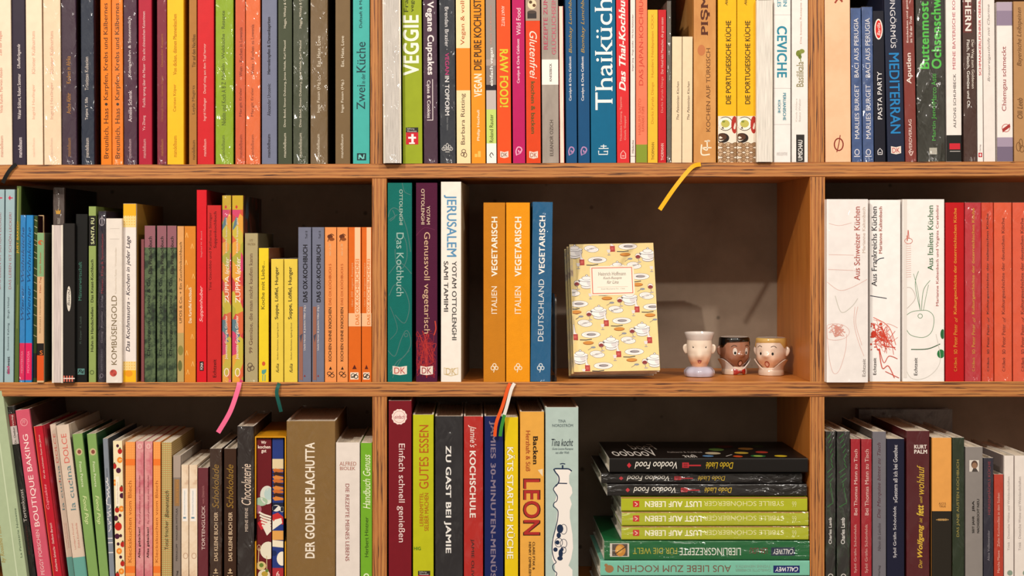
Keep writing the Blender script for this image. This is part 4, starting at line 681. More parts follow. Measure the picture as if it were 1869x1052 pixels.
# ================================================================ bottom shelf, first bay
G = 'cookbooks on the bottom shelf, first bay'
ROW = 3
LN = lambda x: 0.0
A(5, 50, 716, 'b0bf9c', 'broad pale green leaning hardcover with gold lettering', [T('MILLERS', 790, 926, -.02, .22, 'c0a050', 'us'), T('by Rosalind Miller', 954, 1025, .02, .22, 'b09850', 'usi'), L([(.6, 716), (.6, 1090)], 2.2, 'c8d4b4'), T('La Patisserie Noisette', 930, 1020, .84, .92, '5c7058', 'us')], ln=-.132, sb=.002)
A(53.6, 66.8, 742, '1f1c1b', 'black wrapped leaning book with a red and a white label', [Q(.02, 1, 756, 778, '9c2834'), Q(0, 1, 778, 811, 'd8ccc8'), T('Verlag', 758, 778, .4, .7, 'f0d8d4', 'ub'), T('Dr. Oetker', 780, 810, .36, .66, '4c3c40', 'ub'), T('Tortenkunst', 893, 953, .2, .7, 'd4ccc4', 'us'), T('Rezepte', 960, 1012, .3, .56, '5c1c20', 'u')], ln=-.132, wrap=.8, sb=.012)
A(68, 94, 748, 'd25c72', 'pink leaning hardcover titled Boutique Baking', [T('BOUTIQUE BAKING', 793, 961, .3, .74, 'f8e0dc', 'u'), T('PEGGY PORSCHEN', 967, 1049, .3, .56, 'f0c4c4', 'u'), O(.52, 771, 6, 6.5, 1.2, 'e8a0a8'), T('PP', 767, 775, .4, .64, 'e8a0a8', 'hs')], ln=-.133, sb=.004, side='50302c')
A(96, 113, 778, 'bf1a30', 'red leaning cupcake book with a white script title', [Q(0, .16, 778, 1098, 'd05038'), T('Cupcakes', 884, 930, .3, .68, 'f0a0a8', 'ui'), T('Für die schönsten Feste des Jahres', 794, 874, .42, .66, 'f4ccc4', 'ui'), T('Katharina Saheicha · Stefanie Bartsch', 955, 1043, .4, .64, 'f4d4cc', 'ui')], ln=-.130, side=mottle_mat(['d8708c', 'd83c4c', 'c83848', 'd8a8a0'], 16, 'cupcake_photo'), sb=.01)
for a, b, tp, lb, sbb in [(124.5, 135.7, 775, 'half hidden cream and teal dolce book', .022), (136, 160, 776, 'cream leaning dolce book with a teal foot', .012)]:
    A(a, b, tp, 'dcc8b6', lb, [Q(-.02, 1.02, 1017, 1098, '6ca69c'), T('DOLCE', 792, 845, .3, .72, 'd86c60', 'u'), T('la cucina', 850, 932, .36, .76, '6c8c90', 'us'), T('Landgard Pirschel', 955, 1002, .26, .4, 'dc9c8c', 'u'), T('Dolce Kochschule', 955, 1000, .56, .7, 'dc9c8c', 'u'), E(.5, 879, 1.6, 1.6, 'd04c40')], ln=-.125, sb=sbb, side='c8b8a4' if sbb < .02 else '8c8074', dep=.19)
for a, b, lb, ln in [(161, 179.8, 'leaf green leaning book beside the cream dolce pair', -.114), (181.6, 198.6, 'leaf green leaning book beside the grey blue one', -.090)]:
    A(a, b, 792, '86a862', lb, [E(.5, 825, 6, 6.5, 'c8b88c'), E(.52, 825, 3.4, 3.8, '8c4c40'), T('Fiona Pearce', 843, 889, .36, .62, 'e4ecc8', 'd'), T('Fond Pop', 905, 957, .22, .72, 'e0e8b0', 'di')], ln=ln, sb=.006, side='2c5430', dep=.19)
A(200, 209.3, 801, '868d98', 'slim grey blue book with white stencilled leaves', [L([(RR.uniform(.1, .9), 874 + 7 * i + RR.uniform(-3, 3)), (RR.uniform(.1, .9), 878 + 7 * i), (RR.uniform(.1, .9), 880 + 7 * i)], 1.6, 'dcd8d8') for i in range(14)] + [Q(.0, 1, y, y + 2, 'd8d4d4') for y in (982, 990, 1008)] + [T('Weihnachts', 855, 872, .4, .6, '54586c', 'u')], ln=-.05, sb=.004, side='38404c')
FR = []
for i, (f, y, k) in enumerate([(.5, 814, 'p'), (.75, 824, 's'), (.72, 840, 'o'), (.1, 851, 's'), (.55, 859, 'P'), (.1, 881, 'o'), (.85, 893, 's'), (.9, 905, 'P'), (.3, 931, 's'), (.8, 929, 'o'), (.62, 941, 'p'), (.15, 946, 'P'), (.4, 961, 'S'), (.25, 979, 'P'), (.65, 978, 'p'), (.85, 994, 's'), (.35, 993, 'p'), (.45, 1006, 'o'), (.6, 1017, 'p'), (.8, 1029, 's'), (.65, 1043, 'o'), (.2, 1050, 's')]):
    c, rx, ry = {'p': ('4c1c34', 2.6, 3), 'P': ('4c1838', 4.5, 5), 's': ('b8241c', 4, 5), 'S': ('c8281c', 6.5, 7.5), 'o': ('ec8c2c', 5, 5.5)}[k]
    FR.append(E(f, y, rx, ry, c))
    if k == 'o': FR.append(E(f, y, 2, 2.2, 'f4bc6c'))
    if k in 'sS': FR.append(PG([(f - .12, y - ry), (f + .02, y - ry - 2.5), (f + .14, y - ry), (f, y - ry + 1.5)], '46582c'))
A(211, 228.3, 805, 'f1e2bc', 'cream book printed all over with fruit', FR + [Q(.22, .62, 870, 924, 'f6ecd8'), T('Obstkuchen Rezepte', 880, 920, .34, .5, 'a88c74', 'u')], sb=.004, ln=-.02)
PL = plaid_mat('f2a856', 'ec9448', 'ee984e', 110, 95)
for a, b, lb in [(228.8, 246.8, 'orange plaid baking book beside the fruit printed one'), (279.5, 293.3, 'orange plaid baking book beside the green plaid one')]:
    A(a, b, 807, PL, lb, [T('Kleckskuchen vom Blech', 878, 1027, .28, .66, 'b4642c', 'u')] + [Q(0, 1, y, y + 12, 'ec7c30') for y in (838, 1034)], pb=1)
PKM = mottle_mat(['c05868', 'd07c84', 'dc9c9c', 'c86470'], 40, 'rose_print')
for a, b, lb in [(248, 262.6, 'rose pink baking book beside the first orange plaid one'), (263.5, 278.6, 'rose pink baking book, second of the two between orange plaids')]:
    A(a, b, 806, PKM, lb, [T('Alles gebacken!', 963, 1019, .28, .66, '3c1818', 'uB'), T('Fix und gebacken aus dem Backofen', 868, 957, .36, .64, '903c48', 'ui'), O(.5, 815, 3, 4, 1.3, 'ecc4bc')], pb=1)
A(295, 313.5, 808, plaid_mat('c8b478', 'a4a868', 'bc8a54', 100, 110), 'green plaid book titled Bienenstich', [T('Total frischer', 951, 1004, .3, .68, '2c2814', 'u'), T('Bienenstich', 896, 945, .32, .74, '2c2814', 'ui')], pb=1, dep=.19)
A(316, 330.3, 832, '8c8078', 'grey book with a tan title panel', [Q(0, 1, 832, 872, 'ac9c90'), Q(.15, .85, 875, 924, '9c7850'), T('BÜSTEIG', 876, 918, .36, .7, 'b8864c', 'ub'), T('PERNKOPF · WAGNER-WITTUSA', 928, 1024, .36, .6, '3c3634', 'u'), T('Verlag', 1042, 1062, .4, .7, '3c3634', 'ub')], sb=.006, side='b0a498', dep=.18)
VIN = mottle_mat(['c8a084', 'e4ccb0', 'ecd8c0', 'e8d4b8'], 40, 'vintage_floral')
for a, b, lb in [(330.8, 344.3, 'faded floral booklet with a pale blue label beside the grey book'), (345, 360.5, 'faded floral booklet with a pale blue label beside the wine red one')]:
    A(a, b, 849, VIN, lb, [Q(.14, .86, 892, 952, 'f0e8e0'), T('Grossmutters Kuchenrezepte', 896, 940, .36, .58, '90b0c4', 'u'), Q(.26, .66, 944, 947, '6c8ca0'), O(.6, 1015, 4, 5, 1, 'c09c80')], pb=1)
A(361.3, 380.3, 854, '6e2632', 'wine red book titled Tortenglück', [T('TORTENGLÜCK', 923, 1004, .3, .7, 'e8d0c8', 'us'), T('von Dietrich', 887, 920, .4, .62, 'b87c7c', 'us')], wrap=.4)
for a, b, lb, wr in [(383, 405.3, 'dark brown chocolate book in speckled film', 1.1), (409, 431.8, 'dark brown chocolate book without film beside the black one', None)]:
    A(a, b, 819, '40281a', lb, [T('DAS KLEINE BUCH DER', 935, 1024, .36, .68, 'dcc0a0', 'ub'), T('Schokolade', 848, 928, .2, .76, '9c7830', 'ui')] + HJ(1038, 'd8bc98', 20), wrap=wr)
A(433.3, 464.3, 778, '2a201f', 'black film wrapped chocolaterie book', [T('MEINE FEINE', 927, 970, .46, .64, 'dcc8b8', 'u'), T('Chocolaterie', 847, 922, .24, .82, 'ecd4c0', 'uis')], wrap=1.1, side='3a302c', dep=.2)
A(468.3, 495.8, 801, '6e1a22', 'dark red volume inside the yellow slipcase', [T('Wir', 805, 810.5, .3, .66, 'f4dcd0', 'hB'), T('kochen', 813, 819, .08, .94, 'f4dcd0', 'hB'), T('gut', 821, 828, .32, .66, 'f4dcd0', 'hB'), E(.72, 904, 13, 17, 'd8d8cc'), E(.85, 902, 9, 11, 'b8ccc8'), E(.3, 916, 12, 8, 'a8c0a4'), E(.1, 930, 6, 8, 'b06878'), PG([(.05, 955), (.5, 945), (.9, 958), (.3, 968)], 'c42430')] + [L([(.15 + .05 * i, 935 + 6 * i), (.5, 940 + 5 * i), (1, 944 + 5 * i)], 3.4, 'e8e0d0') for i in range(5)] + [PG([(.4, 962), (.9, 950), (1, 970), (.7, 978)], 'e8e0d0'), E(.8, 1005, 15, 16, 'e4dcc8'), L([(.15, 1000), (.1, 1030)], 1.4, 'd0b890'), O(.15, 1000, 3, 5, 1, 'd0b890'), L([(.68, 1015), (.7, 1052)], 1.4, 'd0b890'), E(.3, 1033, 9, 8, 'd8c088'), E(.32, 1032, 4, 4, '6c8438'), E(.5, 1050, 11, 10, 'e0d4bc'), E(.55, 1048, 6, 5, 'b89c3c'), E(.7, 1042, 3, 3, '6c8438')], sb=.008, pb=1, zz=1, dep=.16)
A(496.8, 517.8, 801, '2c3f84', 'blue volume with food pictures inside the yellow slipcase', [Q(0, 1, 838, 856, 'e0cca4')] + [PG([(0, 858 + 6.4 * i), (.3, 855 + 6.4 * i), (1, 858 + 6.4 * i), (1, 862 + 6.4 * i), (.2, 863 + 6.4 * i)], ['c87030', '3c2018', 'd88840'][i % 3]) for i in range(9)] + [Q(0, 1, 918, 934, '1c2038'), E(.35, 928, 8, 6, 'e4e0d8'), E(.9, 930, 5, 5, 'e8e4d8'), PG([(0, 940), (.5, 936), (1, 944), (1, 958), (0, 955)], 'c83434'), PG([(0, 950), (.8, 946), (.9, 955), (0, 968)], 'ece4d4'), Q(0, 1, 969, 986, 'e0a458'), PG([(0, 986), (1, 988), (1, 1000), (0, 998)], 'ece0c8'), E(.9, 1020, 10, 13, 'f0e8d8'), E(.1, 1010, 6, 5, '1c2c5c'), Q(0, 1, 1037, 1098, 'b03038'), T('6', 1043, 1053, .36, .64, 'f4dcd4', 'h')], sb=.008, pb=1, zz=1, dep=.16)
A(522.8, 612.5, 768.6, '8a6a3a', 'very thick golden brown hardcover with white block capitals', [T('DER GOLDENE PLACHUTTA', 808, 1019, .38, .58, 'f2e6d6', 'uB')], kind='cloth', dep=.21, b=.0015, wrap=.25)
A(613, 657.2, 808, 'e7dcd4', 'white hardcover with small red serif lettering beside the lime green one', [T('ALFRED', 843, 850, .14, .86, 'b07060', 'hs'), T('BIOLEK', 852, 858, .16, .82, 'b07060', 'hs'), T('DIE REZEPTE MEINES LEBENS', 883, 1024, .4, .56, 'a05c58', 'ds')], dep=.2)
A(658, 679.3, 809, '78b02e', 'lime green handbook squeezed against the upright', [T('Herbert Hintner', 944, 1017, .36, .68, '2c3c14', 'u'), T('Handbuch Genuss', 830, 929, .2, .86, 'eaf0cc', 'ui'), O(.5, 1052, 4, 4, 2, 'eaf0cc')], pb=1)
# ================================================================ bottom shelf, middle bay
G = 'cookbooks on the bottom shelf, middle bay'
A(709, 751.3, 731.5, '7d1524', 'dark red hardcover with a scalloped white badge', [T('Einfach schnell genießen', 810, 990, .36, .72, 'ecd8d4', 'd')] + [PG([(.47 + (13.4 + 1.2 * (i % 2)) / 42 * math.cos(i * math.pi / 12), 761 + (13.4 + 1.2 * (i % 2)) * math.sin(i * math.pi / 12)) for i in range(24)], 'f0dcd4'), O(.47, 761, 10.5, 10.5, .7, 'c07c74'), T('einfach', 757.5, 764.5, .26, .7, 'b8505c', 'hi')], b=.0015)
A(753.5, 791.8, 757, 'bfc01c', 'acid yellow hardcover titled Gutes Essen', [T('GUTES ESSEN', 776, 892, .3, .76, 'b8581c', 'u'), T('LEBENSMITTEL', 899, 960, .32, .5, 'b8601c', 'u'), T('SELBER MACHEN', 900, 969, .56, .76, 'b8601c', 'u'), T('HIG', 998, 1004, .04, .38, '4c7c1c', 'hb'), Q(.24, .84, 1042, 1050, '2c2824'), T('Stiftung', 1043, 1046, .3, .66, 'd8d4cc', 'h'), T('Warentest', 1046.5, 1049.5, .3, .76, 'd8d4cc', 'h'), Q(.24, .84, 1050, 1072, 'b8242c')])
A(794, 845, 760, '28262a', 'thick charcoal hardcover with white block capitals beside the acid yellow one', [T('ZU GAST BEI JAMIE', 814, 1010, .32, .58, 'f0ece8', 'dB')], wrap=.35, b=.001)
A(846.3, 882, 760, 'bb231c', 'red film wrapped Kochschule book', [T("Jamie's", 776, 817, .22, .66, 'f4e4dc', 'di'), T('KOCHSCHULE', 823, 945, .3, .62, 'f4e8e0', 'dB'), T('JAMIE OLIVER', 984, 1068, .34, .54, '3c1410', 'db')], wrap=.8)
A(884, 918.8, 760, '16245e', 'navy blue 30 minute menu book behind the hanging ribbons', [T('JAMIES 30-MINUTEN-MENÜS', 769, 1056, .24, .66, '86788c', 'dB')], b=.001)
A(921, 946, 762, 'e6c814', 'bright yellow start up kitchen book', [T('KÄTS START-UP KÜCHE', 816, 1021, .12, .78, 'a88418', 'dB'), T('KÄTS START-UP KÜCHE', 816.5, 1020.5, .16, .75, 'f6f0d8', 'db')], pb=1)
A(948.8, 993.3, 751.5, 'e8ac4e', 'apricot hardcover with large red outlined capitals beside the pepper mill book', [T('LEON', 873.5, 977.5, .11, .86, '3c1c10', 'dB'), T('LEON', 875, 976, .15, .82, 'b0302c', 'db'), T('Backen', 796, 848, .54, .74, '2c1c0c', 'dsB'), T('Herzhaft & Süß', 786, 860, .24, .42, 'a83c20', 'ds'), T('CLAIRE PTAK &', 989, 1040, .52, .62, '54381c', 'db'), T('HENRY DIMBLEBY', 989, 1052, .36, .46, '54381c', 'db'), PG([(.74, 858), (.95, 856), (.95, 870)], 'e8d4b4')])
NV = '1c3050'
A(995, 1056, 743.5, 'b7c8c2', 'pale blue hardcover with a white pepper mill drawing', [T('TINA', 766, 771, .38, .62, '5c6c70', 'hs'), T('NORDSTRÖM', 773, 779, .2, .84, '5c6c70', 'hs'), T('Tina kocht', 801, 814, .18, .84, '24303c', 'hi'), T('Gute-Laune-Rezepte', 817, 822, .2, .84, '6c7c80', 'hi'), T('aus aller Welt', 823.5, 828, .3, .72, '6c7c80', 'hi'),
    PG([(.28, 857), (.8, 857), (.72, 868), (.72, 882), (.8, 890), (.82, 900), (.74, 908), (.8, 920), (.74, 932), (.74, 945), (.82, 975), (.84, 1000), (.78, 1020), (.7, 1032), (.82, 1040), (.82, 1060), (.3, 1060), (.28, 1032), (.2, 1020), (.2, 985), (.32, 960), (.36, 932), (.25, 920), (.34, 905), (.24, 893), (.38, 880), (.36, 866)], 'efe8e2'),
    L([(.24, 858), (.3, 855.5), (.5, 855.5), (.7, 856), (.8, 860)], 2.4, NV), L([(.52, 855), (.52, 849)], 3, NV), L([(.44, 847), (.52, 846), (.6, 847)], 1.8, NV), L([(.25, 857), (.3, 862), (.4, 870), (.4, 880), (.3, 888)], 2.2, NV), L([(.38, 882), (.66, 882.5)], 2, NV), L([(.34, 884), (.24, 892), (.28, 898), (.36, 906), (.34, 914), (.26, 918), (.24, 924), (.32, 928), (.38, 934), (.36, 950), (.3, 965), (.22, 985), (.2, 1005), (.26, 1020), (.32, 1026), (.22, 1032), (.24, 1040), (.34, 1046), (.3, 1054)], 1.6, NV),
    E(.44, 965, 6, 8, NV), E(.4, 977, 4, 5, NV), O(.55, 966, 6, 9, 1, NV), E(.36, 990, 4, 4, NV), O(.4, 990, 7, 8, 1, NV), O(.55, 992, 6, 8, 1, NV), E(.3, 1003, 4, 4, NV), E(.46, 1010, 4, 8, NV), E(.44, 1019, 5, 4, NV), O(.54, 1004, 5, 6, 1, NV), E(.5, 1003, 3, 3, NV)], dep=.2, b=.003)
G = 'cookbooks lying in the bottom shelf stack'
VO = [E(.42, 1152, 0.1, 0.1, 'c83838'), PG([(.5, 1144), (.3, 1148), (.5, 1152), (.7, 1148)], 'c4303c'), T('Voodoo Food', 1158, 1235, .24, .74, 'ece6dc', 'di'), Q(.3, .68, 1245, 1257, 'b83038'), Q(.46, .56, 1257, 1279, 'b83038'), Q(.38, .42, 1247, 1255, '241816'), Q(.48, .52, 1247, 1255, '241816'), Q(.58, .62, 1247, 1255, '241816'), T('Dodo Liadé', 1288, 1338, .28, .74, 'd0b028', 'di')]
def voodoo_cover(root, w, d, h):
    """the cover of the uppermost book: white title and a scatter of painted food"""
    m = lambda a, q, lf: (-w / 2 - lf, a, q)
    P = Print(m); le = Print(m); le.n = 15
    le.text('Voodoo', 'di', d * .12, d * .50, h * .03, h * .25, 'e4dcd4'); le.text('Food', 'di', d * .5, d * .82, h * .14, h * .28, 'd8d0c8'); le.text('fast', 'di', d * .04, d * .2, h * .38, h * .45, 'e8e0d8'); le.text('karibisch & kreolisch', 'di', d * .3, d * .38, h * .32, h * .5, 'a89c94')
    for i, (a, q, ra, rq, c) in enumerate([(.12, .46, .05, .035, '6088b0'), (.10, .31, .05, .03, 'c85020'), (.12, .205, .06, .048, '2c6c3c'), (.12, .205, .035, .03, 'a8b84c'), (.12, .09, .05, .04, 'd0b42c'), (.28, .42, .07, .05, 'c0b090'), (.30, .27, .06, .045, 'b89c3c'), (.34, .16, .06, .04, 'a83828'), (.5, .38, .08, .05, '5c7838'), (.55, .22, .07, .05, '9c6c34'), (.68, .32, .07, .06, '6c2c28'), (.7, .14, .07, .04, '4c6440')]):
        P.poly([(d * a + d * ra * math.cos(t * math.pi / 10), h * (.97 - q) + h * rq * .8 * math.sin(t * math.pi / 10)) for t in range(20)], c)
    P.line([(d * .1, h * .60), (d * .2, h * .64)], .002, 'd8d0c8')
    P.done('cover_print', root); le.done('cover_lettering', root)
def LIE(x0, x1, y0, y1, col, label, items, **k):
    B(3, x0, x1, y0, col, label, items, lie=1, y=(y0, y1), group=G, **k)
def shift(its, dx): 
    out = []
    for it in its:
        if it[0] == 't': it = it[:2] + (it[2] + dx, it[3] + dx) + it[4:]
        elif it[0] == 'r': it = it[:3] + (it[3] + dx, it[4] + dx, it[5])
        elif it[0] == 'e': it = it[:2] + (it[2] + dx,) + it[3:]
        elif it[0] == 'p': it = ('p', [(f, y + dx) for f, y in it[1]], it[2])
        out.append(it)
    return out
LIE(1112, 1474, 836.5, 862.5, '1a1614', 'black cookbook on top of the lying stack, its painted food cover showing', VO, post=voodoo_cover, dep=.19, sb=.003, side='1a1412')
LIE(1097, 1462.5, 863.5, 882.8, '17110f', 'film wrapped black cookbook second from the top of the stack', shift(VO, -14.5), wrap=.3, sb=.012, dep=.19)
LIE(1108, 1471.5, 883.8, 905.5, '191413', 'film wrapped black cookbook third from the top of the stack', shift(VO, -2.5), wrap=.3, sb=.006, dep=.19)
for i, (a, b, y0, y1, lb, wr) in enumerate([(1133.5, 1473, 907.5, 933, 'lime green book just under the black ones in the stack', None), (1134.5, 1475, 934, 959.5, 'middle one of three lime green books in the stack, in film', .3), (1134, 1475.3, 960.5, 985.5, 'lime green book resting on the dark green one in the stack', .3)]):
    LIE(a, b, y0, y1, 'b3b82c', lb, [T('SYBILLE SCHÖNBERGER', 1284, 1430, .28, .72, 'e6e2a4', 'd'), T('LUST AUF LEBEN', 1177, 1280, .28, .72, 'f4f0d4', 'dB'), Q(.26, .72, 1155, 1166.5, 'c83430'), L([(.36, 1158), (.5, 1163), (.64, 1159)], 1.4, 'ecd4b8'), T('66', 1445, 1453, .3, .72, 'dcdc90', 'd'), Q(0, .06, a, b, '9c2c44')], wrap=wr, sb=.004, dep=.17)
LIE(1102.5, 1476.5, 987, 1022.3, '1f6a3c', 'dark green book with a food photo in the lying stack', [Q(.12, .84, 1113, 1148, 'd0c8bc'), Q(.16, .8, 1117, 1145, '5c5048'), E(.5, 1132, 11, 9.5, 'c88c3c'), E(.46, 1130, 7, 6, 'dca850'), L([(.7, 1122), (.3, 1142)], 1.6, '3c2818'), T('LIEBLINGSREZEPTE', 1240, 1352, .36, .76, 'e0e4d8', 'ds'), T('FÜR DIE WELT', 1155, 1236, .36, .76, 'b0ac3c', 'ds'), T('LEA LOU', 1368, 1400, .36, .68, '7c3c38', 'd'), Q(.34, .78, 1407, 1450, '28344c'), T('CALLWEY', 1410, 1447, .42, .7, 'ecece8', 'di')], wrap=.25, sb=.003, dep=.21)
LIE(1095.5, 1477, 1023.3, 1051, '7fc0aa', 'mint green book near the bottom of the lying stack', [T('AUS LIEBE ZUM KOCHEN', 1127, 1334, .3, .76, '7c5c4c', 'd'), T('YVONNE NIEWERTH &', 1342, 1406, .28, .46, '8cac9c', 'd'), T('CHARLOTTE SCHREIBER', 1342, 1406, .54, .72, '8cac9c', 'd'), E(.55, 1112, 7, 8, 'a07850'), L([(.55, 1112), (.3, 1108), (.25, 1105)], 2.6, 'a07850'), E(.3, 1106, 3, 3, 'a07850'), Q(.32, .82, 1411, 1459, '22306c'), T('CALLWEY', 1414, 1456, .42, .72, 'f0f0f0', 'dbi')], sb=.002, dep=.2)
LIE(1094.5, 1477.5, 1051.8, 1096.8, 'e4ddd4', 'thick white book at the very bottom of the lying stack', [], sb=.003, dep=.2)
# ================================================================ bottom shelf, last bay
G = 'books on the bottom shelf, last bay'
BG = mottle_mat(['12100f', '161412', '1a3c1c'], 30, 'black_green', (3, 1, 1))
for a, b, lb in [(1506.3, 1525, 'black book flecked with green against the upright'), (1526.6, 1551.3, 'black book flecked with green beside the red pair')]:
    A(a, b, 787.5, BG, lb, [T('Charles Lamb', 945, 993, .3, .6, 'ece8e4', 'ub'), O(.5, 1052, 4, 4, 1.5, 'dcd4cc')] + [L([(.15 + .1 * (i % 7), 800 + 9 * i), (.5 + .06 * (i % 5), 792 + 9 * i)], 1.6, '2f6c34') for i in range(15)], wrap=1.2)
for a, b, lb, wr in [(1552.3, 1569.8, 'matte red book with pale lettering beside the black flecked pair', .3), (1571.5, 1590.8, 'film wrapped red book with pale lettering beside the grey script one', .9)]:
    A(a, b, 801.5, 'a82230', lb, [T('Sybil Gräfin Schönfeldt', 957, 1046, .34, .68, 'e0b0a8', 'us'), T('Bei Thomas Mann zu Tisch', 820, 941, .34, .7, 'ecc8c0', 'us')], wrap=wr)
A(1592, 1617, 788, '77737a', 'grey book with dark red script lettering', [T('Die Marquise bittet zu Tisch', 808, 946, .34, .66, '5c3844', 'uis'), T('Ninon de Lenclos', 955, 1006, .38, .6, '544850', 'uis'), T('Verlag', 1032, 1052, .4, .6, '4c4448', 'us')], dep=.19, side='5a5450')
A(1617.8, 1650.3, 801, '1d1e36', 'navy book with white serif lettering beside the thick maroon one', [T('Sybil Gräfin Schönfeldt', 924, 1018, .36, .58, 'd8d4d8', 'us'), T('»Gestern aß ich bei Goethe«', 812, 918, .36, .6, 'd8d4d8', 'us')])
A(1653.5, 1696.3, 786.5, '581820', 'thick maroon book with a yellow and white title', [T('KURT', 812, 819, .32, .88, 'f0e4dc', 'hsB'), T('PALM', 821, 828, .32, .9, 'f0e4dc', 'hsB'), T('Der', 1021, 1037, .52, .68, 'd8b038', 'usi'), T('Wolfgang', 957, 1018, .46, .76, 'dcb43c', 'usiB'), T('ist', 945, 954, .54, .68, 'd8b038', 'usi'), T('fett', 921, 942, .42, .74, 'e8c440', 'usiB'), T('und', 905, 918, .54, .68, 'd8b038', 'usi'), T('wohlauf', 849, 903, .44, .76, 'dcb43c', 'usi')], wrap=.25)
A(1700, 1736.3, 799, 'e6a558', 'apricot book with a black lower half', [Q(0, 1, 933, 1098, '2a241c'), T('ALICE B.', 917, 921, .34, .72, '7c5430', 'h'), T('TOKLAS', 922, 926, .36, .7, '7c5430', 'h'), Q(.2, .86, 948, 949.4, 'b89050'), T('KOCHBUCH', 946.5, 950.5, .3, .76, 'dcb070', 'hb')], b=.0025, side='5c4428')
A(1737.5, 1759.8, 799, '26351f', 'dark green book with gold lettering in the bottom bay', [T('DAS JANE AUSTEN KOCHBUCH', 839, 980, .34, .62, 'a89850', 'us')], wrap=.5)
A(1761, 1793.3, 816, '8f8884', 'grey book with a small portrait photo of a man', [Q(.22, .78, 840, 861, 'd8d0c8'), E(.52, 848, 6, 7.4, '5c4438'), E(.52, 850, 4.6, 5.6, '96745c'), PG([(.36, 861), (.44, 855), (.62, 855), (.74, 861)], '4c4440'), T('NEU', 911, 926, .66, .8, '2c2826', 'uB'), T('NACHGEKOCHT', 928, 973, .66, .8, '2c2826', 'uB'), T('JBA', 914, 934, .38, .54, '2c2826', 'uB'), T('SEIT JAHR', 942, 973, .38, .54, '2c2826', 'uB')], dep=.18)
A(1794.3, 1812.8, 836, '2f2c3c', 'slate blue book with red lettering', [T('HERRENMÄDELS KÜCHE', 842, 940, .4, .7, '8c3844', 'usb'), T('Alice Vollenweider', 968, 1024, .4, .62, '9c949c', 'us')], wrap=.6)
A(1813.6, 1831, 866, 'bd3f2a', 'short orange red book in film', [T('Marcha Mauve', 1005, 1046, .34, .6, 'ecbcac', 'us'), T('Zehn Kochstellen in den Süden', 900, 998, .34, .6, 'e8b4a4', 'us')], wrap=.7)
for a, b, lb in [(1832, 1850, 'white wine pairing book beside the short orange red one'), (1851, 1884, 'white wine pairing book cut off at the edge of the photo')]:
    A(a, b, 832, 'e9dfd8', lb, [T('Trink · Deutsche Weine und Weinlandschaften', 870, 1005, .34 if a < 1840 else .2, .56 if a < 1840 else .34, 'a89c98', 'us'), E(.6, 1046, 5, 5, '8c9c8c')], dep=.19, side='8a7c78')
for s_, st_ in (('Voodoo', 'i'), ('Food', 'i'), ('fast', 'i'), ('karibisch & kreolisch', 'i'), ('Heinrich Hoffmann', 's'), ('Koch-Rezepte', 'si'), ('für Lina', 'si'), ('Insel-Bücherei Nr. 1366', 's')): want_text(s_, st_)
make_texts()
for b_ in BOOKS:
    build_book(*b_)
# ================================================================ the slipcase round two volumes
def slipcase():
    sb = .003; s = K * (1 + sb / D); yb = 1098
    x0, x1 = px(465.3, sb), px(522, sb); z0, z1 = pz(yb), pz(797.5, sb); t = .0016
    r = thing('book_slipcase', 'yellow card slipcase holding the red and the blue volume', 'slipcase', None, ((x0 + x1) / 2, sb, z0 + .0002))
    w = x1 - x0; h = z1 - z0; d = .19; bm = bmesh.new()
    prof = [(-w / 2, 0), (w / 2, 0), (w / 2, h), (-w / 2, h)]
    # side walls with the thumb notch cut out of their front edge
    for sx in (-1, 1):
        xo, xi = sx * w / 2, sx * (w / 2 - t); nz = h * .43; rr = .016
        yz = [(0, 0), (0, nz - rr)] + [(rr * .9 * math.sin(a), nz - rr * math.cos(a)) for a in [math.pi * i / 8 for i in range(1, 8)]] + [(0, nz + rr), (0, h), (d, h), (d, 0)]
        A_ = [bm.verts.new((xo, y, z)) for y, z in yz]; B_ = [bm.verts.new((xi, y, z)) for y, z in yz]; n = len(yz)
        bm.faces.new(A_); bm.faces.new(B_[::-1])
        for i in range(n): bm.faces.new((A_[i], A_[(i + 1) % n], B_[(i + 1) % n], B_[i]))
    bmesh.ops.triangulate(bm, faces=[f for f in bm.faces if len(f.verts) > 4])
    box(bm, -w / 2 + t, w / 2 - t, 0, d, h - t, h); box(bm, -w / 2 + t, w / 2 - t, 0, d, 0, .0005); box(bm, -w / 2 + t, w / 2 - t, d - t, d, .0005, h - t)
    mesh_obj('slipcase_walls', bm, cover_mat('d89a1c'), r)
slipcase()

# ================================================================ clear bookend beside the blue hardcover
def clear_mat():
    m, n, l, b = new_mat('clear_acrylic'); b.inputs['Base Color'].default_value = (.93, .96, .95, 1); b.inputs['Transmission Weight'].default_value = 1.0; b.inputs['Roughness'].default_value = .04; b.inputs['IOR'].default_value = 1.45
    return m
be = thing('acrylic_bookend', 'clear bookend upright between the blue hardcover and the patterned book', 'bookend', None, (px(1013), .004, pz(base_px(2, 1013)) + .0001))
bm = bmesh.new(); h = (697.5 - 538) * K; rr = .012; t = .0024
yz = [(.0, 0), (.0, h - rr)] + [(rr - rr * math.cos(a), h - rr + rr * math.sin(a)) for a in [math.pi / 2 * i / 6 for i in range(1, 7)]] + [(.10 - rr + rr * math.sin(a), h - rr + rr * math.cos(a)) for a in [math.pi / 2 * i / 6 for i in range(7)]] + [(.10, 0)]
A_ = [bm.verts.new((0, y, z)) for y, z in yz]; B_ = [bm.verts.new((t, y, z)) for y, z in yz]
bm.faces.new(A_); bm.faces.new(B_[::-1])
for i in range(len(yz)): bm.faces.new((A_[i], A_[(i + 1) % len(yz)], B_[(i + 1) % len(yz)], B_[i]))
mesh_obj('upright_plate', bm, clear_mat(), be)
bm = bmesh.new(); box(bm, -.0045, 0, .0, .10, 0, .0011)
mesh_obj('foot_plate', bm, clear_mat(), be)

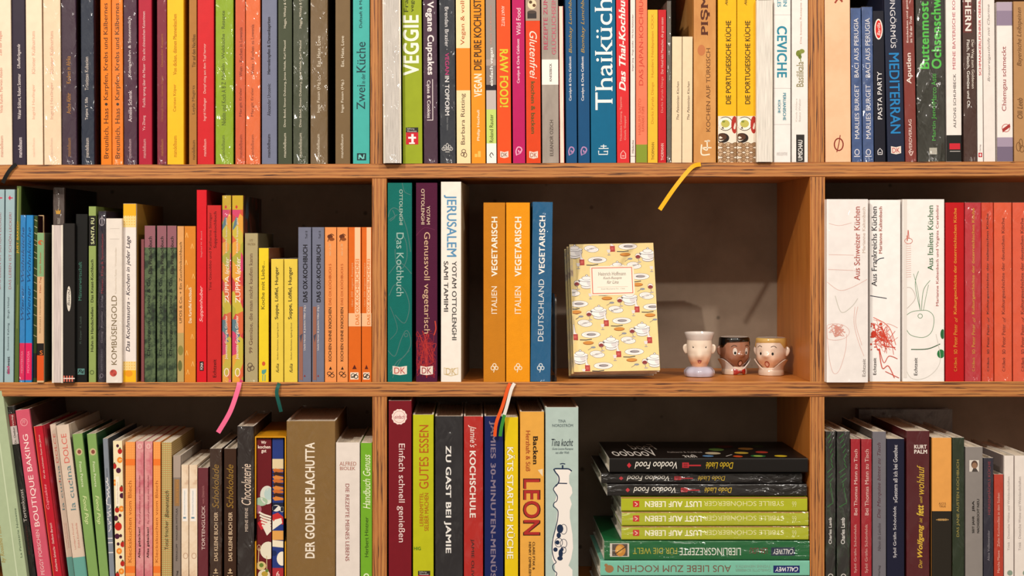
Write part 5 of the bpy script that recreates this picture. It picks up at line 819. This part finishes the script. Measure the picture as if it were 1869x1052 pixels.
# ================================================================ three copies of the patterned book, face out and leaning back
G = 'patterned books shown face out'
CW, CH, CT = .119, .186, .0105
def picture_cover(root):
    """kitchen things printed in staggered rows; units are 1/580 of the width and 1/870 of the height, from the top left corner"""
    m = lambda a, q, lf: (CT / 2 + lf, a / 580 * CW, CH - q / 870 * CH)
    P = Print(m); cl = lambda p: [(min(578, max(2, a)), min(868, max(2, q))) for a, q in p]
    el = lambda x, y, rx, ry, n=18: cl([(x + rx * math.cos(2 * math.pi * i / n), y + ry * math.sin(2 * math.pi * i / n)) for i in range(n)])
    vis = lambda x, y, r=45: -r < x < 580 + r and -r < y < 870 + r
    ln = lambda pts, wd, c: P.line([m_ for m_ in cl(pts)], wd, c)
    GR = '6a6468'
    def plate(x, y, rx, ry, fish):
        P.n = 0
        P.poly(el(x, y, rx, ry), GR); P.poly(el(x, y, rx - 2.5, ry - 2), 'f1ebe6'); P.poly(el(x, y - 1, rx * .66, ry * .6), 'b8b0b0'); P.poly(el(x, y - 1, rx * .63, ry * .55), 'ece6e2')
        if fish: P.poly(el(x + 2, y - 1, rx * .5, ry * .38), '7c7478'); P.poly(el(x + 6, y - 2, rx * .36, ry * .2), 'a49c9c')
    a, b = (75, 210), (215, -90)
    for i in range(-5, 8):
        for j in range(-5, 7):
            x, y = 182 + i * a[0] + j * b[0], 470 + i * a[1] + j * b[1]
            if not vis(x, y, 260): continue
            for dx, dy, rx, ry, f in ((125, -10, 44, 20, 0), (155, 62, 66, 23, 1), (-105, 70, 44, 21, 0)):
                if vis(x + dx, y + dy, 0) : plate(x + dx, y + dy, rx, ry, f)
            P.n = 0
            if vis(x + 135, y + 118, 0): P.poly(el(x + 135, y + 118, 37, 13), '9c5c20'); P.poly(el(x + 135, y + 116, 34, 10), 'd08c34')
            if vis(x + 120, y + 96, 0): ln([(x + 78, y + 96), (x + 120, y + 98), (x + 160, y + 93)], 6, '33363c')
            if vis(x + 90, y - 58, 0): ln([(x + 55, y - 44), (x + 80, y - 58)], 3, GR); P.poly(el(x + 92, y - 62, 17, 7), '8c9098')
            if vis(x, y, 20):                       # tureen with lid, bowl and foot
                P.n = 4
                P.poly(el(x, y + 34, 40, 17), GR); P.poly(el(x, y + 33, 38, 15), 'ece6e4')
                P.poly(el(x, y + 4, 54, 32), GR); P.poly(el(x, y + 4, 51, 29), 'f1ece8')
                P.poly(el(x + 22, y + 8, 22, 20), 'd8d2d2'); P.poly(el(x, y - 12, 56, 14), GR); P.poly(el(x, y - 13, 53, 12), 'f4efec')
                P.poly(el(x, y - 24, 34, 15), GR); P.poly(el(x, y - 24, 31, 13), 'efe9e6'); P.poly(el(x + 2, y - 42, 9, 7), GR); P.poly(el(x + 2, y - 42, 6, 4), 'f0eae6')
                P.poly(el(x - 52, y - 4, 9, 6), GR)
            bx, by = x + 48, y + 55                 # bottle
            if vis(bx, by, 0):
                P.n = 14
                P.poly(cl([(bx - 14, by - 65), (bx - 4, by - 65), (bx + 2, by - 10), (bx + 16, by + 4), (bx + 16, by + 42), (bx - 16, by + 42), (bx - 16, by + 2), (bx - 9, by - 12)]), '8a8084'); P.poly(cl([(bx - 12, by - 63), (bx - 6, by - 63), (bx, by - 10), (bx + 12, by + 2), (bx - 12, by + 2)]), 'e8e2e0')
                P.poly(cl([(bx - 17, by + 2), (bx + 17, by + 2), (bx + 17, by + 42), (bx - 17, by + 42)]), 'b03830'); P.poly(cl([(bx - 10, by + 12), (bx + 8, by + 12), (bx + 8, by + 30), (bx - 10, by + 30)]), 'c85c50')
            wx, wy = x - 68, y + 10                 # glass of red wine
            if vis(wx, wy, 0):
                P.n = 18
                P.poly(el(wx, wy, 19, 20), GR); P.poly(el(wx, wy, 17, 18), 'eee4dc'); P.poly(el(wx, wy + 5, 16, 12), '8c2c2c'); ln([(wx + 2, wy + 20), (wx + 6, wy + 40)], 2.5, GR); P.poly(el(wx + 8, wy + 42, 14, 4), 'b4acac')
            gx, gy = x + 22, y + 98                 # small empty glass
            if vis(gx, gy, 0):
                P.n = 18
                P.poly(cl([(gx - 14, gy - 16), (gx + 12, gy - 16), (gx + 8, gy + 6), (gx - 8, gy + 6)]), 'ded8d6'); ln([(gx, gy + 6), (gx, gy + 20)], 2, GR); P.poly(el(gx, gy + 21, 12, 3), 'a8a0a0')
    P.n = 30
    P.poly([(138, 155), (430, 155), (430, 357), (138, 357)], 'f1e3cc'); P.poly([(132, 162), (436, 162), (436, 350), (132, 350)], 'f1e3cc')
    P.poly([(144, 166), (424, 166), (424, 346), (144, 346)], 'd8543c'); P.poly([(149, 171), (419, 171), (419, 341), (149, 341)], 'f3e8d8')
    P.line([(180, 300), (390, 300)], 2, 'e0a090')
    P.done('cover_print', root)
    le = Print(m); le.n = 40
    # lettering reads left to right: a is y (towards the fore edge), q downwards
    for s, x0, x1, y0, y1, st, c in (('Heinrich Hoffmann', 190, 380, 197, 222, 'hs', '7c7468'), ('Koch-Rezepte', 222, 350, 230, 252, 'hsi', '6c5c50'), ('für Lina', 246, 326, 256, 278, 'hsi', '6c5c50'), ('Insel-Bücherei Nr. 1366', 205, 368, 308, 318, 'hs', 'b0a494')):
        vs, fs = TEXTS[(s, ''.join(sorted(x for x in st if x in 'bBsil')))]
        X0, X1, Y0, Y1 = min(v[0] for v in vs), max(v[0] for v in vs), min(v[1] for v in vs), max(v[1] for v in vs)
        out = [le.bm.verts.new(m(x0 + (x - X0) / (X1 - X0) * (x1 - x0), y1 - (y - Y0) / (Y1 - Y0) * (y1 - y0), .00045)) for x, y, _ in vs]
        k = le.mi(c)
        for f in fs:
            try: le.bm.faces.new([out[q] for q in f]).material_index = k
            except ValueError: pass
    le.done('cover_lettering', root)
tilt, roll = math.radians(17.5), math.radians(-1.1)
base = Vector((px(1041.5, .045), .0, 0))
Rm = Matrix.Rotation(roll, 4, 'Y') @ Matrix.Rotation(-tilt, 4, 'X') @ Matrix.Rotation(-math.pi / 2, 4, 'Z')
YEL = cover_mat('ecd394')
YSP = mottle_mat(['e6ca80', 'e0c478', 'c8b48c', '8c6c58'], 60, 'printed_spine')
zshelf = pz(base_px(2, 1100))
LBL = ['front copy of the pale yellow book patterned with tureens and plates', 'middle copy of the pale yellow kitchen patterned book', 'hindmost copy of the pale yellow kitchen patterned book']
zf = None
for i in range(3):
    r = thing('hardcover_book', LBL[i], 'book', G)
    # front lower left corner of the first cover, later copies follow behind it
    corner = Vector((px(1048.5, .036), .036, pz(679.3, .036)))
    off = Rm.to_3x3() @ Vector((-CT / 2 - i * (CT + .0007), 0.0, 0)) + Vector((-.003 * i, 0, 0))
    r.matrix_world = Matrix.Translation(corner + off) @ Rm
    mesh_obj('cover', cover_mesh(CT, CW, CH, .0015, .0008, True), [YSP, YEL, page_mat('efe6d8')], r)
    mesh_obj('pages', pages_mesh(CT, CW, CH, .0015, True), page_mat('e8dcc4'), r)
    if i == 0:
        picture_cover(r)
# a small wire easel hidden behind carries the three copies
# ================================================================ the book standing against the wall behind the bottom row
r = thing('hardcover_book', 'mottled dark book leaning on the wall behind the bottom row', 'book', 'books on the bottom shelf, last bay', (px(1652, .232), .238, pz(1098) + .0003), (math.radians(0), 0, 0))
hh = pz(748.5, .222) - pz(1098); ww = (1731 - 1562) * K * 1.097
bm = bmesh.new(); box(bm, -ww / 2, ww / 2, -.012, -.0105, 0, hh); box(bm, -ww / 2, ww / 2, .0095, .011, 0, hh); box(bm, -ww / 2 - .0015, -ww / 2, -.012, .011, 0, hh)
mesh_obj('cover', bm, mottle_mat(['2c1c14', '4c342a', '8a7c74', '6a5a50', '3a2018'], 14, 'marbled_cover', dist=.8, rough=.3), r)
bm = bmesh.new(); box(bm, -ww / 2, ww / 2 - .003, -.0104, .0094, .003, hh - .003); mesh_obj('pages', bm, page_mat('cbbfa8'), r)

# ================================================================ three ceramic egg cups with faces
def glaze(h, rough=.12):
    k = ('glaze', h)
    if k in MATS: return MATS[k]
    m, n, l, b = new_mat('glaze_' + h); v = coords(n, l, (1, 1, 1))
    t = N(n, 'ShaderNodeTexNoise', inp={'Scale': 45.0, 'Detail': 3.0}); l.new(v, t.inputs['Vector'])
    c = lin(h); r = ramp(n, [(.3, tuple(x * .86 for x in c[:3]) + (1,)), (.7, c)]); l.new(t.outputs['Fac'], r.inputs['Fac']); l.new(r.outputs['Color'], b.inputs['Base Color'])
    b.inputs['Roughness'].default_value = rough; b.inputs['Coat Weight'].default_value = .5; b.inputs['Coat Roughness'].default_value = .05
    MATS[k] = m; return m
def blush_skin(h, h2):
    """glazed skin with warm colour brushed on over cheeks and chin"""
    k = ('skin', h)
    if k in MATS: return MATS[k]
    m, n, l, b = new_mat('glaze_skin_' + h); v = coords(n, l, (1, 1, 1))
    t = N(n, 'ShaderNodeTexNoise', inp={'Scale': 60.0, 'Detail': 2.0}); l.new(v, t.inputs['Vector'])
    sp = n.new('ShaderNodeSeparateXYZ'); l.new(v, sp.inputs[0])
    ad = N(n, 'ShaderNodeMath', operation='MULTIPLY_ADD', inp={1: 0.012}); l.new(t.outputs['Fac'], ad.inputs[0]); l.new(sp.outputs['Z'], ad.inputs[2])
    mr = N(n, 'ShaderNodeMapRange', inp={1: 0.024, 2: 0.040}); l.new(ad.outputs[0], mr.inputs[0])
    r = ramp(n, [(.0, lin(h2)), (1.0, lin(h))]); l.new(mr.outputs[0], r.inputs['Fac']); l.new(r.outputs['Color'], b.inputs['Base Color'])
    b.inputs['Roughness'].default_value = .16; b.inputs['Coat Weight'].default_value = .5; b.inputs['Coat Roughness'].default_value = .06
    MATS[k] = m; return m
def interp(prof, z):
    for (r0, z0), (r1, z1) in zip(prof, prof[1:]):
        if z <= z1:
            t = (z - z0) / (z1 - z0) if z1 > z0 else 0; t = t * t * (3 - 2 * t) * .5 + t * .5
            return r0 + (r1 - r0) * t
    return prof[-1][0]
def egg_cup(px_c, yc, label, rot, kind):
    """sizes in millimetres; phi = 0 is the face"""
    MM = .001
    root = thing('egg_cup', label, 'egg cup', 'ceramic egg cups with faces', (px(px_c, yc), yc, pz(base_px(2, px_c)) + .0001), (0, 0, rot))
    if kind == 'hat':
        prof = [(9.5, 6), (9.2, 11), (11.5, 16), (14.6, 23), (17, 31), (18.3, 39), (18.4, 46), (17.8, 52.5)]; nose_z, nose_a, nose_s, mouth_z, brow_z, eye_z = 30, 3.2, (.30, 7.5), 22, 44.5, 42.5
    else:
        prof = [(11, 9), (13.5, 12), (16.5, 17), (19, 24), (20, 32), (20, 40), (19.6, 46), (19, 52.5)]; nose_z, nose_a, nose_s, mouth_z, brow_z, eye_z = 28.5, 4.2, (.22, 3.4), 16.5, 41, 31.5
    def S(phi, z):
        p = (phi + math.pi) % (2 * math.pi) - math.pi
        r = interp(prof, z)
        r += nose_a * math.exp(-(p / nose_s[0]) ** 2 - ((z - nose_z) / nose_s[1]) ** 2)
        for c in (-.62, .62): r += 1.1 * math.exp(-((p - c) / .36) ** 2 - ((z - nose_z + 6) / 6.5) ** 2)          # cheeks
        r += 1.0 * math.exp(-(p / .5) ** 2 - ((z - mouth_z + 7) / 4) ** 2)                                          # chin
        r -= .9 * math.exp(-(p / .16) ** 2 - ((z - mouth_z) / 2.2) ** 2)                                            # mouth
        for c in (-.42, .42): r -= .7 * math.exp(-((p - c) / .2) ** 2 - ((z - eye_z) / 4) ** 2)                   # eye sockets
        return r
    P3 = lambda phi, z, lf=0: (MM * (S(phi, z) + lf) * math.sin(phi), -MM * (S(phi, z) + lf) * math.cos(phi), MM * z)
    nphi = 72
    def shell(levels, name, mat, close_in=None):
        bm = bmesh.new(); rows = []
        for lev in levels:
            rows.append([bm.verts.new(lev(2 * math.pi * i / nphi)) for i in range(nphi)])
        for a, b in zip(rows, rows[1:]):
            for i in range(nphi): bm.faces.new((a[i], a[(i + 1) % nphi], b[(i + 1) % nphi], b[i]))
        if close_in: bm.faces.new(rows[-1])
        bm.faces.new(rows[0][::-1])
        return mesh_obj(name, bm, mat, root, smooth=True)
    plain = lambda r, z: (lambda phi: (MM * r * math.sin(phi), -MM * r * math.cos(phi), MM * z))
    ztop = prof[-1][1]; z0 = prof[0][1]
    SK = {'hat': ('f0dfcc', 'e8ad84'), 'dark': ('a87860', '8f5c44'), 'fair': ('f0dccb', 'e2ae8a')}[kind]
    skin = blush_skin(*SK); white = glaze('e9dfd8'); 
    head_lv = [lambda phi, z=z0 + (ztop - z0) * i / 26: P3(phi, z) for i in range(27)]
    rimw = []
    if kind != 'hat':
        rimw = [plain(18.6, ztop + .5), plain(17.6, ztop + .6), plain(16.6, ztop - .6), plain(15, ztop - 10), plain(11, ztop - 20), plain(5, ztop - 26)]
    o = shell(head_lv + [plain(17, ztop)], 'head', skin, close_in=True) if kind == 'hat' else shell(head_lv, 'head', skin)
    if kind != 'hat': shell(rimw, 'cup_bowl', white, close_in=True)
    if kind == 'hat':
        shell([plain(17.7, ztop - .5), plain(18.2, ztop + .6), plain(19, ztop + 3), plain(20.4, ztop + 7), plain(21.2, ztop + 10.2), plain(20.9, ztop + 10.9), plain(20.1, ztop + 10.8), plain(18.6, ztop + 6), plain(16, ztop - 4), plain(9, ztop - 14), plain(4, ztop - 16)], 'hat', white, close_in=True)
        scal = lambda r, z, a: (lambda phi: (MM * (r + a * math.cos(7 * phi)) * math.sin(phi), -MM * (r + a * math.cos(7 * phi)) * math.cos(phi), MM * z))
        shell([scal(18, .2, .3), scal(20, 1, .5), scal(21.6, 5, .9), scal(21.2, 9, .9), scal(17, 13.5, .5), scal(11, 15.2, .2), scal(8, 14, 0)], 'collar', glaze('c9c4d4'), close_in=True)
    else:
        # torso and the two stiff wings of the collar, open below the chin
        shell([plain(15.5, .1), plain(16.4, .8), plain(16.8, 4), plain(16.2, 8), plain(13.5, 11.5), plain(9, 12)], 'shirt', glaze('e0c8b4'), close_in=True)
        bm = bmesh.new(); n = 60; g = .16; rows = []
        for i in range(n + 1):
            phi = g + (2 * math.pi - 2 * g) * i / n; q = min(phi, 2 * math.pi - phi)
            k = max(0, min(1, (q - g) / 1.25)); k = k * k * (3 - 2 * k); back = max(0, (q - 1.5) / 1.6)
            tip = 7.5 + 15.5 * k - 6 * back; fl = 15.5 + 6.8 * k - 2.2 * back
            mid = (tip + 3.5) / 2
            pts = [(15.2, 2.5), (15.8 + 1.2 * k, mid), (fl, tip), (fl - 1.5, tip + .3), (14.4 + .8 * k, mid), (14, 2.5)]
            rows.append([bm.verts.new((MM * r * math.sin(phi), -MM * r * math.cos(phi), MM * z)) for r, z in pts])
        for a, b in zip(rows, rows[1:]):
            for j in range(6): bm.faces.new((a[j], a[(j + 1) % 6], b[(j + 1) % 6], b[j]))
        bm.faces.new(rows[0]); bm.faces.new(rows[-1][::-1])
        mesh_obj('collar', bm, white if kind == 'dark' else glaze('e9d6c6'), root, smooth=True)
        hc = glaze('16120f', .08) if kind == 'dark' else glaze('dcb468')
        zl = lambda phi: 46.3 - 7.5 * max(0, min(1, (abs((phi + math.pi) % (2 * math.pi) - math.pi) - .95) / .35)) + .5 * math.sin(2 * phi + .6)
        bm = bmesh.new(); rows = [[], [], [], []]
        for i in range(nphi):
            phi = 2 * math.pi * i / nphi; z = zl(phi)
            for q, (zz, lf) in enumerate(((z, .05), (z + 1.2, .9), (ztop - 1, .9), (ztop + .4, -.2))):
                rows[q].append(bm.verts.new(P3(phi, zz, lf)))
        for a, b in zip(rows, rows[1:]):
            for i in range(nphi): bm.faces.new((a[i], a[(i + 1) % nphi], b[(i + 1) % nphi], b[i]))
        mesh_obj('hair', bm, hc, root, smooth=True)
    # ears
    ez = 39.5 if kind == 'hat' else 34
    for sx in (-1, 1):
        bm = bmesh.new(); bmesh.ops.create_uvsphere(bm, u_segments=16, v_segments=12, radius=1)
        for v in bm.verts:
            x, y, z = v.co; hollow = -.45 * math.exp(-((x * x + z * z) / .3)) if y < 0 else 0
            v.co = Vector((sx * (.0186 if kind == 'hat' else .0198) + MM * 4.6 * x * (1 + .25 * z), MM * (2 + 2.2 * (y - hollow)), MM * (ez + 7.0 * z)))
        mesh_obj('ear', bm, skin, root, smooth=True)
    def decal(name, phi, z, rp, rz, mat, lf=.12, n=22, dome=0.0):
        bm = bmesh.new(); c = bm.verts.new(P3(phi, z, lf + dome)); pr = None; rings = []
        for rr in (.5, 1.0):
            rings.append([bm.verts.new(P3(phi + rp * rr * math.cos(2 * math.pi * i / n), z + rz * rr * math.sin(2 * math.pi * i / n), lf + dome * (1 - rr * rr))) for i in range(n)])
        for i in range(n):
            bm.faces.new((c, rings[0][i], rings[0][(i + 1) % n])); bm.faces.new((rings[0][i], rings[1][i], rings[1][(i + 1) % n], rings[0][(i + 1) % n]))
        return mesh_obj(name, bm, mat, root, smooth=True)
    def stroke(name, pts, wd, mat, lf=.16):
        bm = bmesh.new(); pts = smooth_line(pts, 5); rows = []
        for k, (p, z) in enumerate(pts):
            q0, q1 = pts[max(0, k - 1)], pts[min(len(pts) - 1, k + 1)]; dx, dy = (q1[0] - q0[0]) * 19, q1[1] - q0[1]; d = math.hypot(dx, dy) or 1
            nx, ny = -dy / d * wd / 2 / 19, dx / d * wd / 2
            rows.append((bm.verts.new(P3(p + nx, z + ny, lf)), bm.verts.new(P3(p - nx, z - ny, lf))))
        for a, b in zip(rows, rows[1:]): bm.faces.new((a[0], b[0], b[1], a[1]))
        return mesh_obj(name, bm, mat, root)
    blk = glaze('120e0c', .1); lip = glaze('b04838' if kind != 'dark' else '5c2c20', .2)
    for sx in (-1, 1):
        if kind == 'hat':
            decal('eye', sx * .52, eye_z, .055, .9, glaze('4a4440')); stroke('eyelash', [(sx * .60, eye_z + 1.4), (sx * .53, eye_z + 1.2), (sx * .46, eye_z + .2)], .4, glaze('5a4a40'))
        else:
            decal('eye', sx * .43, eye_z + 2, .14, 5.2, glaze('efe6dc' if kind == 'dark' else 'f0d8c4'), .12)
            decal('pupil', sx * .42, eye_z - .2, .075, 2.1, blk, .24)
            stroke('eyebrow', [(sx * .68, brow_z - 1.2), (sx * .5, brow_z + 1.2), (sx * .3, brow_z - .3)], .8, glaze('3a2418'))
    if kind == 'hat':
        decal('mouth', 0, mouth_z, .17, 2.3, lip, .15); decal('tongue', 0, mouth_z - .5, .10, 1.2, glaze('d88c6c'), .3); stroke('lip_line', [(-.2, mouth_z + 1.6), (-.06, mouth_z + 2.6), (.06, mouth_z + 2.2), (.2, mouth_z + 1.4)], .7, lip, .3)
    else:
        decal('mouth', 0, mouth_z, .19, 4.4, lip, .55); decal('tongue', 0, mouth_z, .125, 3.0, glaze('d8a08c' if kind == 'dark' else 'e4b098'), .7)
    if kind == 'dark':
        red = glaze('b0281c', .12)
        bt = bmesh.new(); n = 14
        for sx in (-1, 1):
            rows = []
            for i in range(7):
                t = i / 6; hx = 1.3 + 3.0 * math.sin(t * math.pi * .62); cx = sx * (1.0 + 7.6 * t)
                rows.append([bt.verts.new((MM * cx, -MM * (17.6 - .05 * cx * cx + 1.9 * math.cos(a) * (1 - .3 * t)), MM * (4.6 + hx * math.sin(a)))) for a in [2 * math.pi * q / n for q in range(n)]])
            for a, b in zip(rows, rows[1:]):
                for q in range(n): bt.faces.new((a[q], a[(q + 1) % n], b[(q + 1) % n], b[q]))
            bt.faces.new(rows[0][::-1]); bt.faces.new(rows[-1])
        bw = mesh_obj('bow_tie', bt, red, root, smooth=True)
        kb = bmesh.new(); bmesh.ops.create_uvsphere(kb, u_segments=14, v_segments=10, radius=1)
        for v in kb.verts: v.co = Vector((MM * 1.9 * v.co.x, MM * (-18.6 + 1.8 * v.co.y), MM * (4.6 + 2.0 * v.co.z)))
        mesh_obj('knot', kb, glaze('7c1810', .12), bw, smooth=True)
    if kind != 'hat': root.scale = (1.1, 1.1, 1.02)
    return root
egg_cup(1276.5, .088, 'tall egg cup with a pale face wearing a white hat and lilac collar', -.12, 'hat')
egg_cup(1340, .133, 'brown faced egg cup with black hair and a red bow tie', .33, 'dark')
egg_cup(1407.5, .113, 'fair haired egg cup with a cream wing collar beside the bay wall', -.50, 'fair')
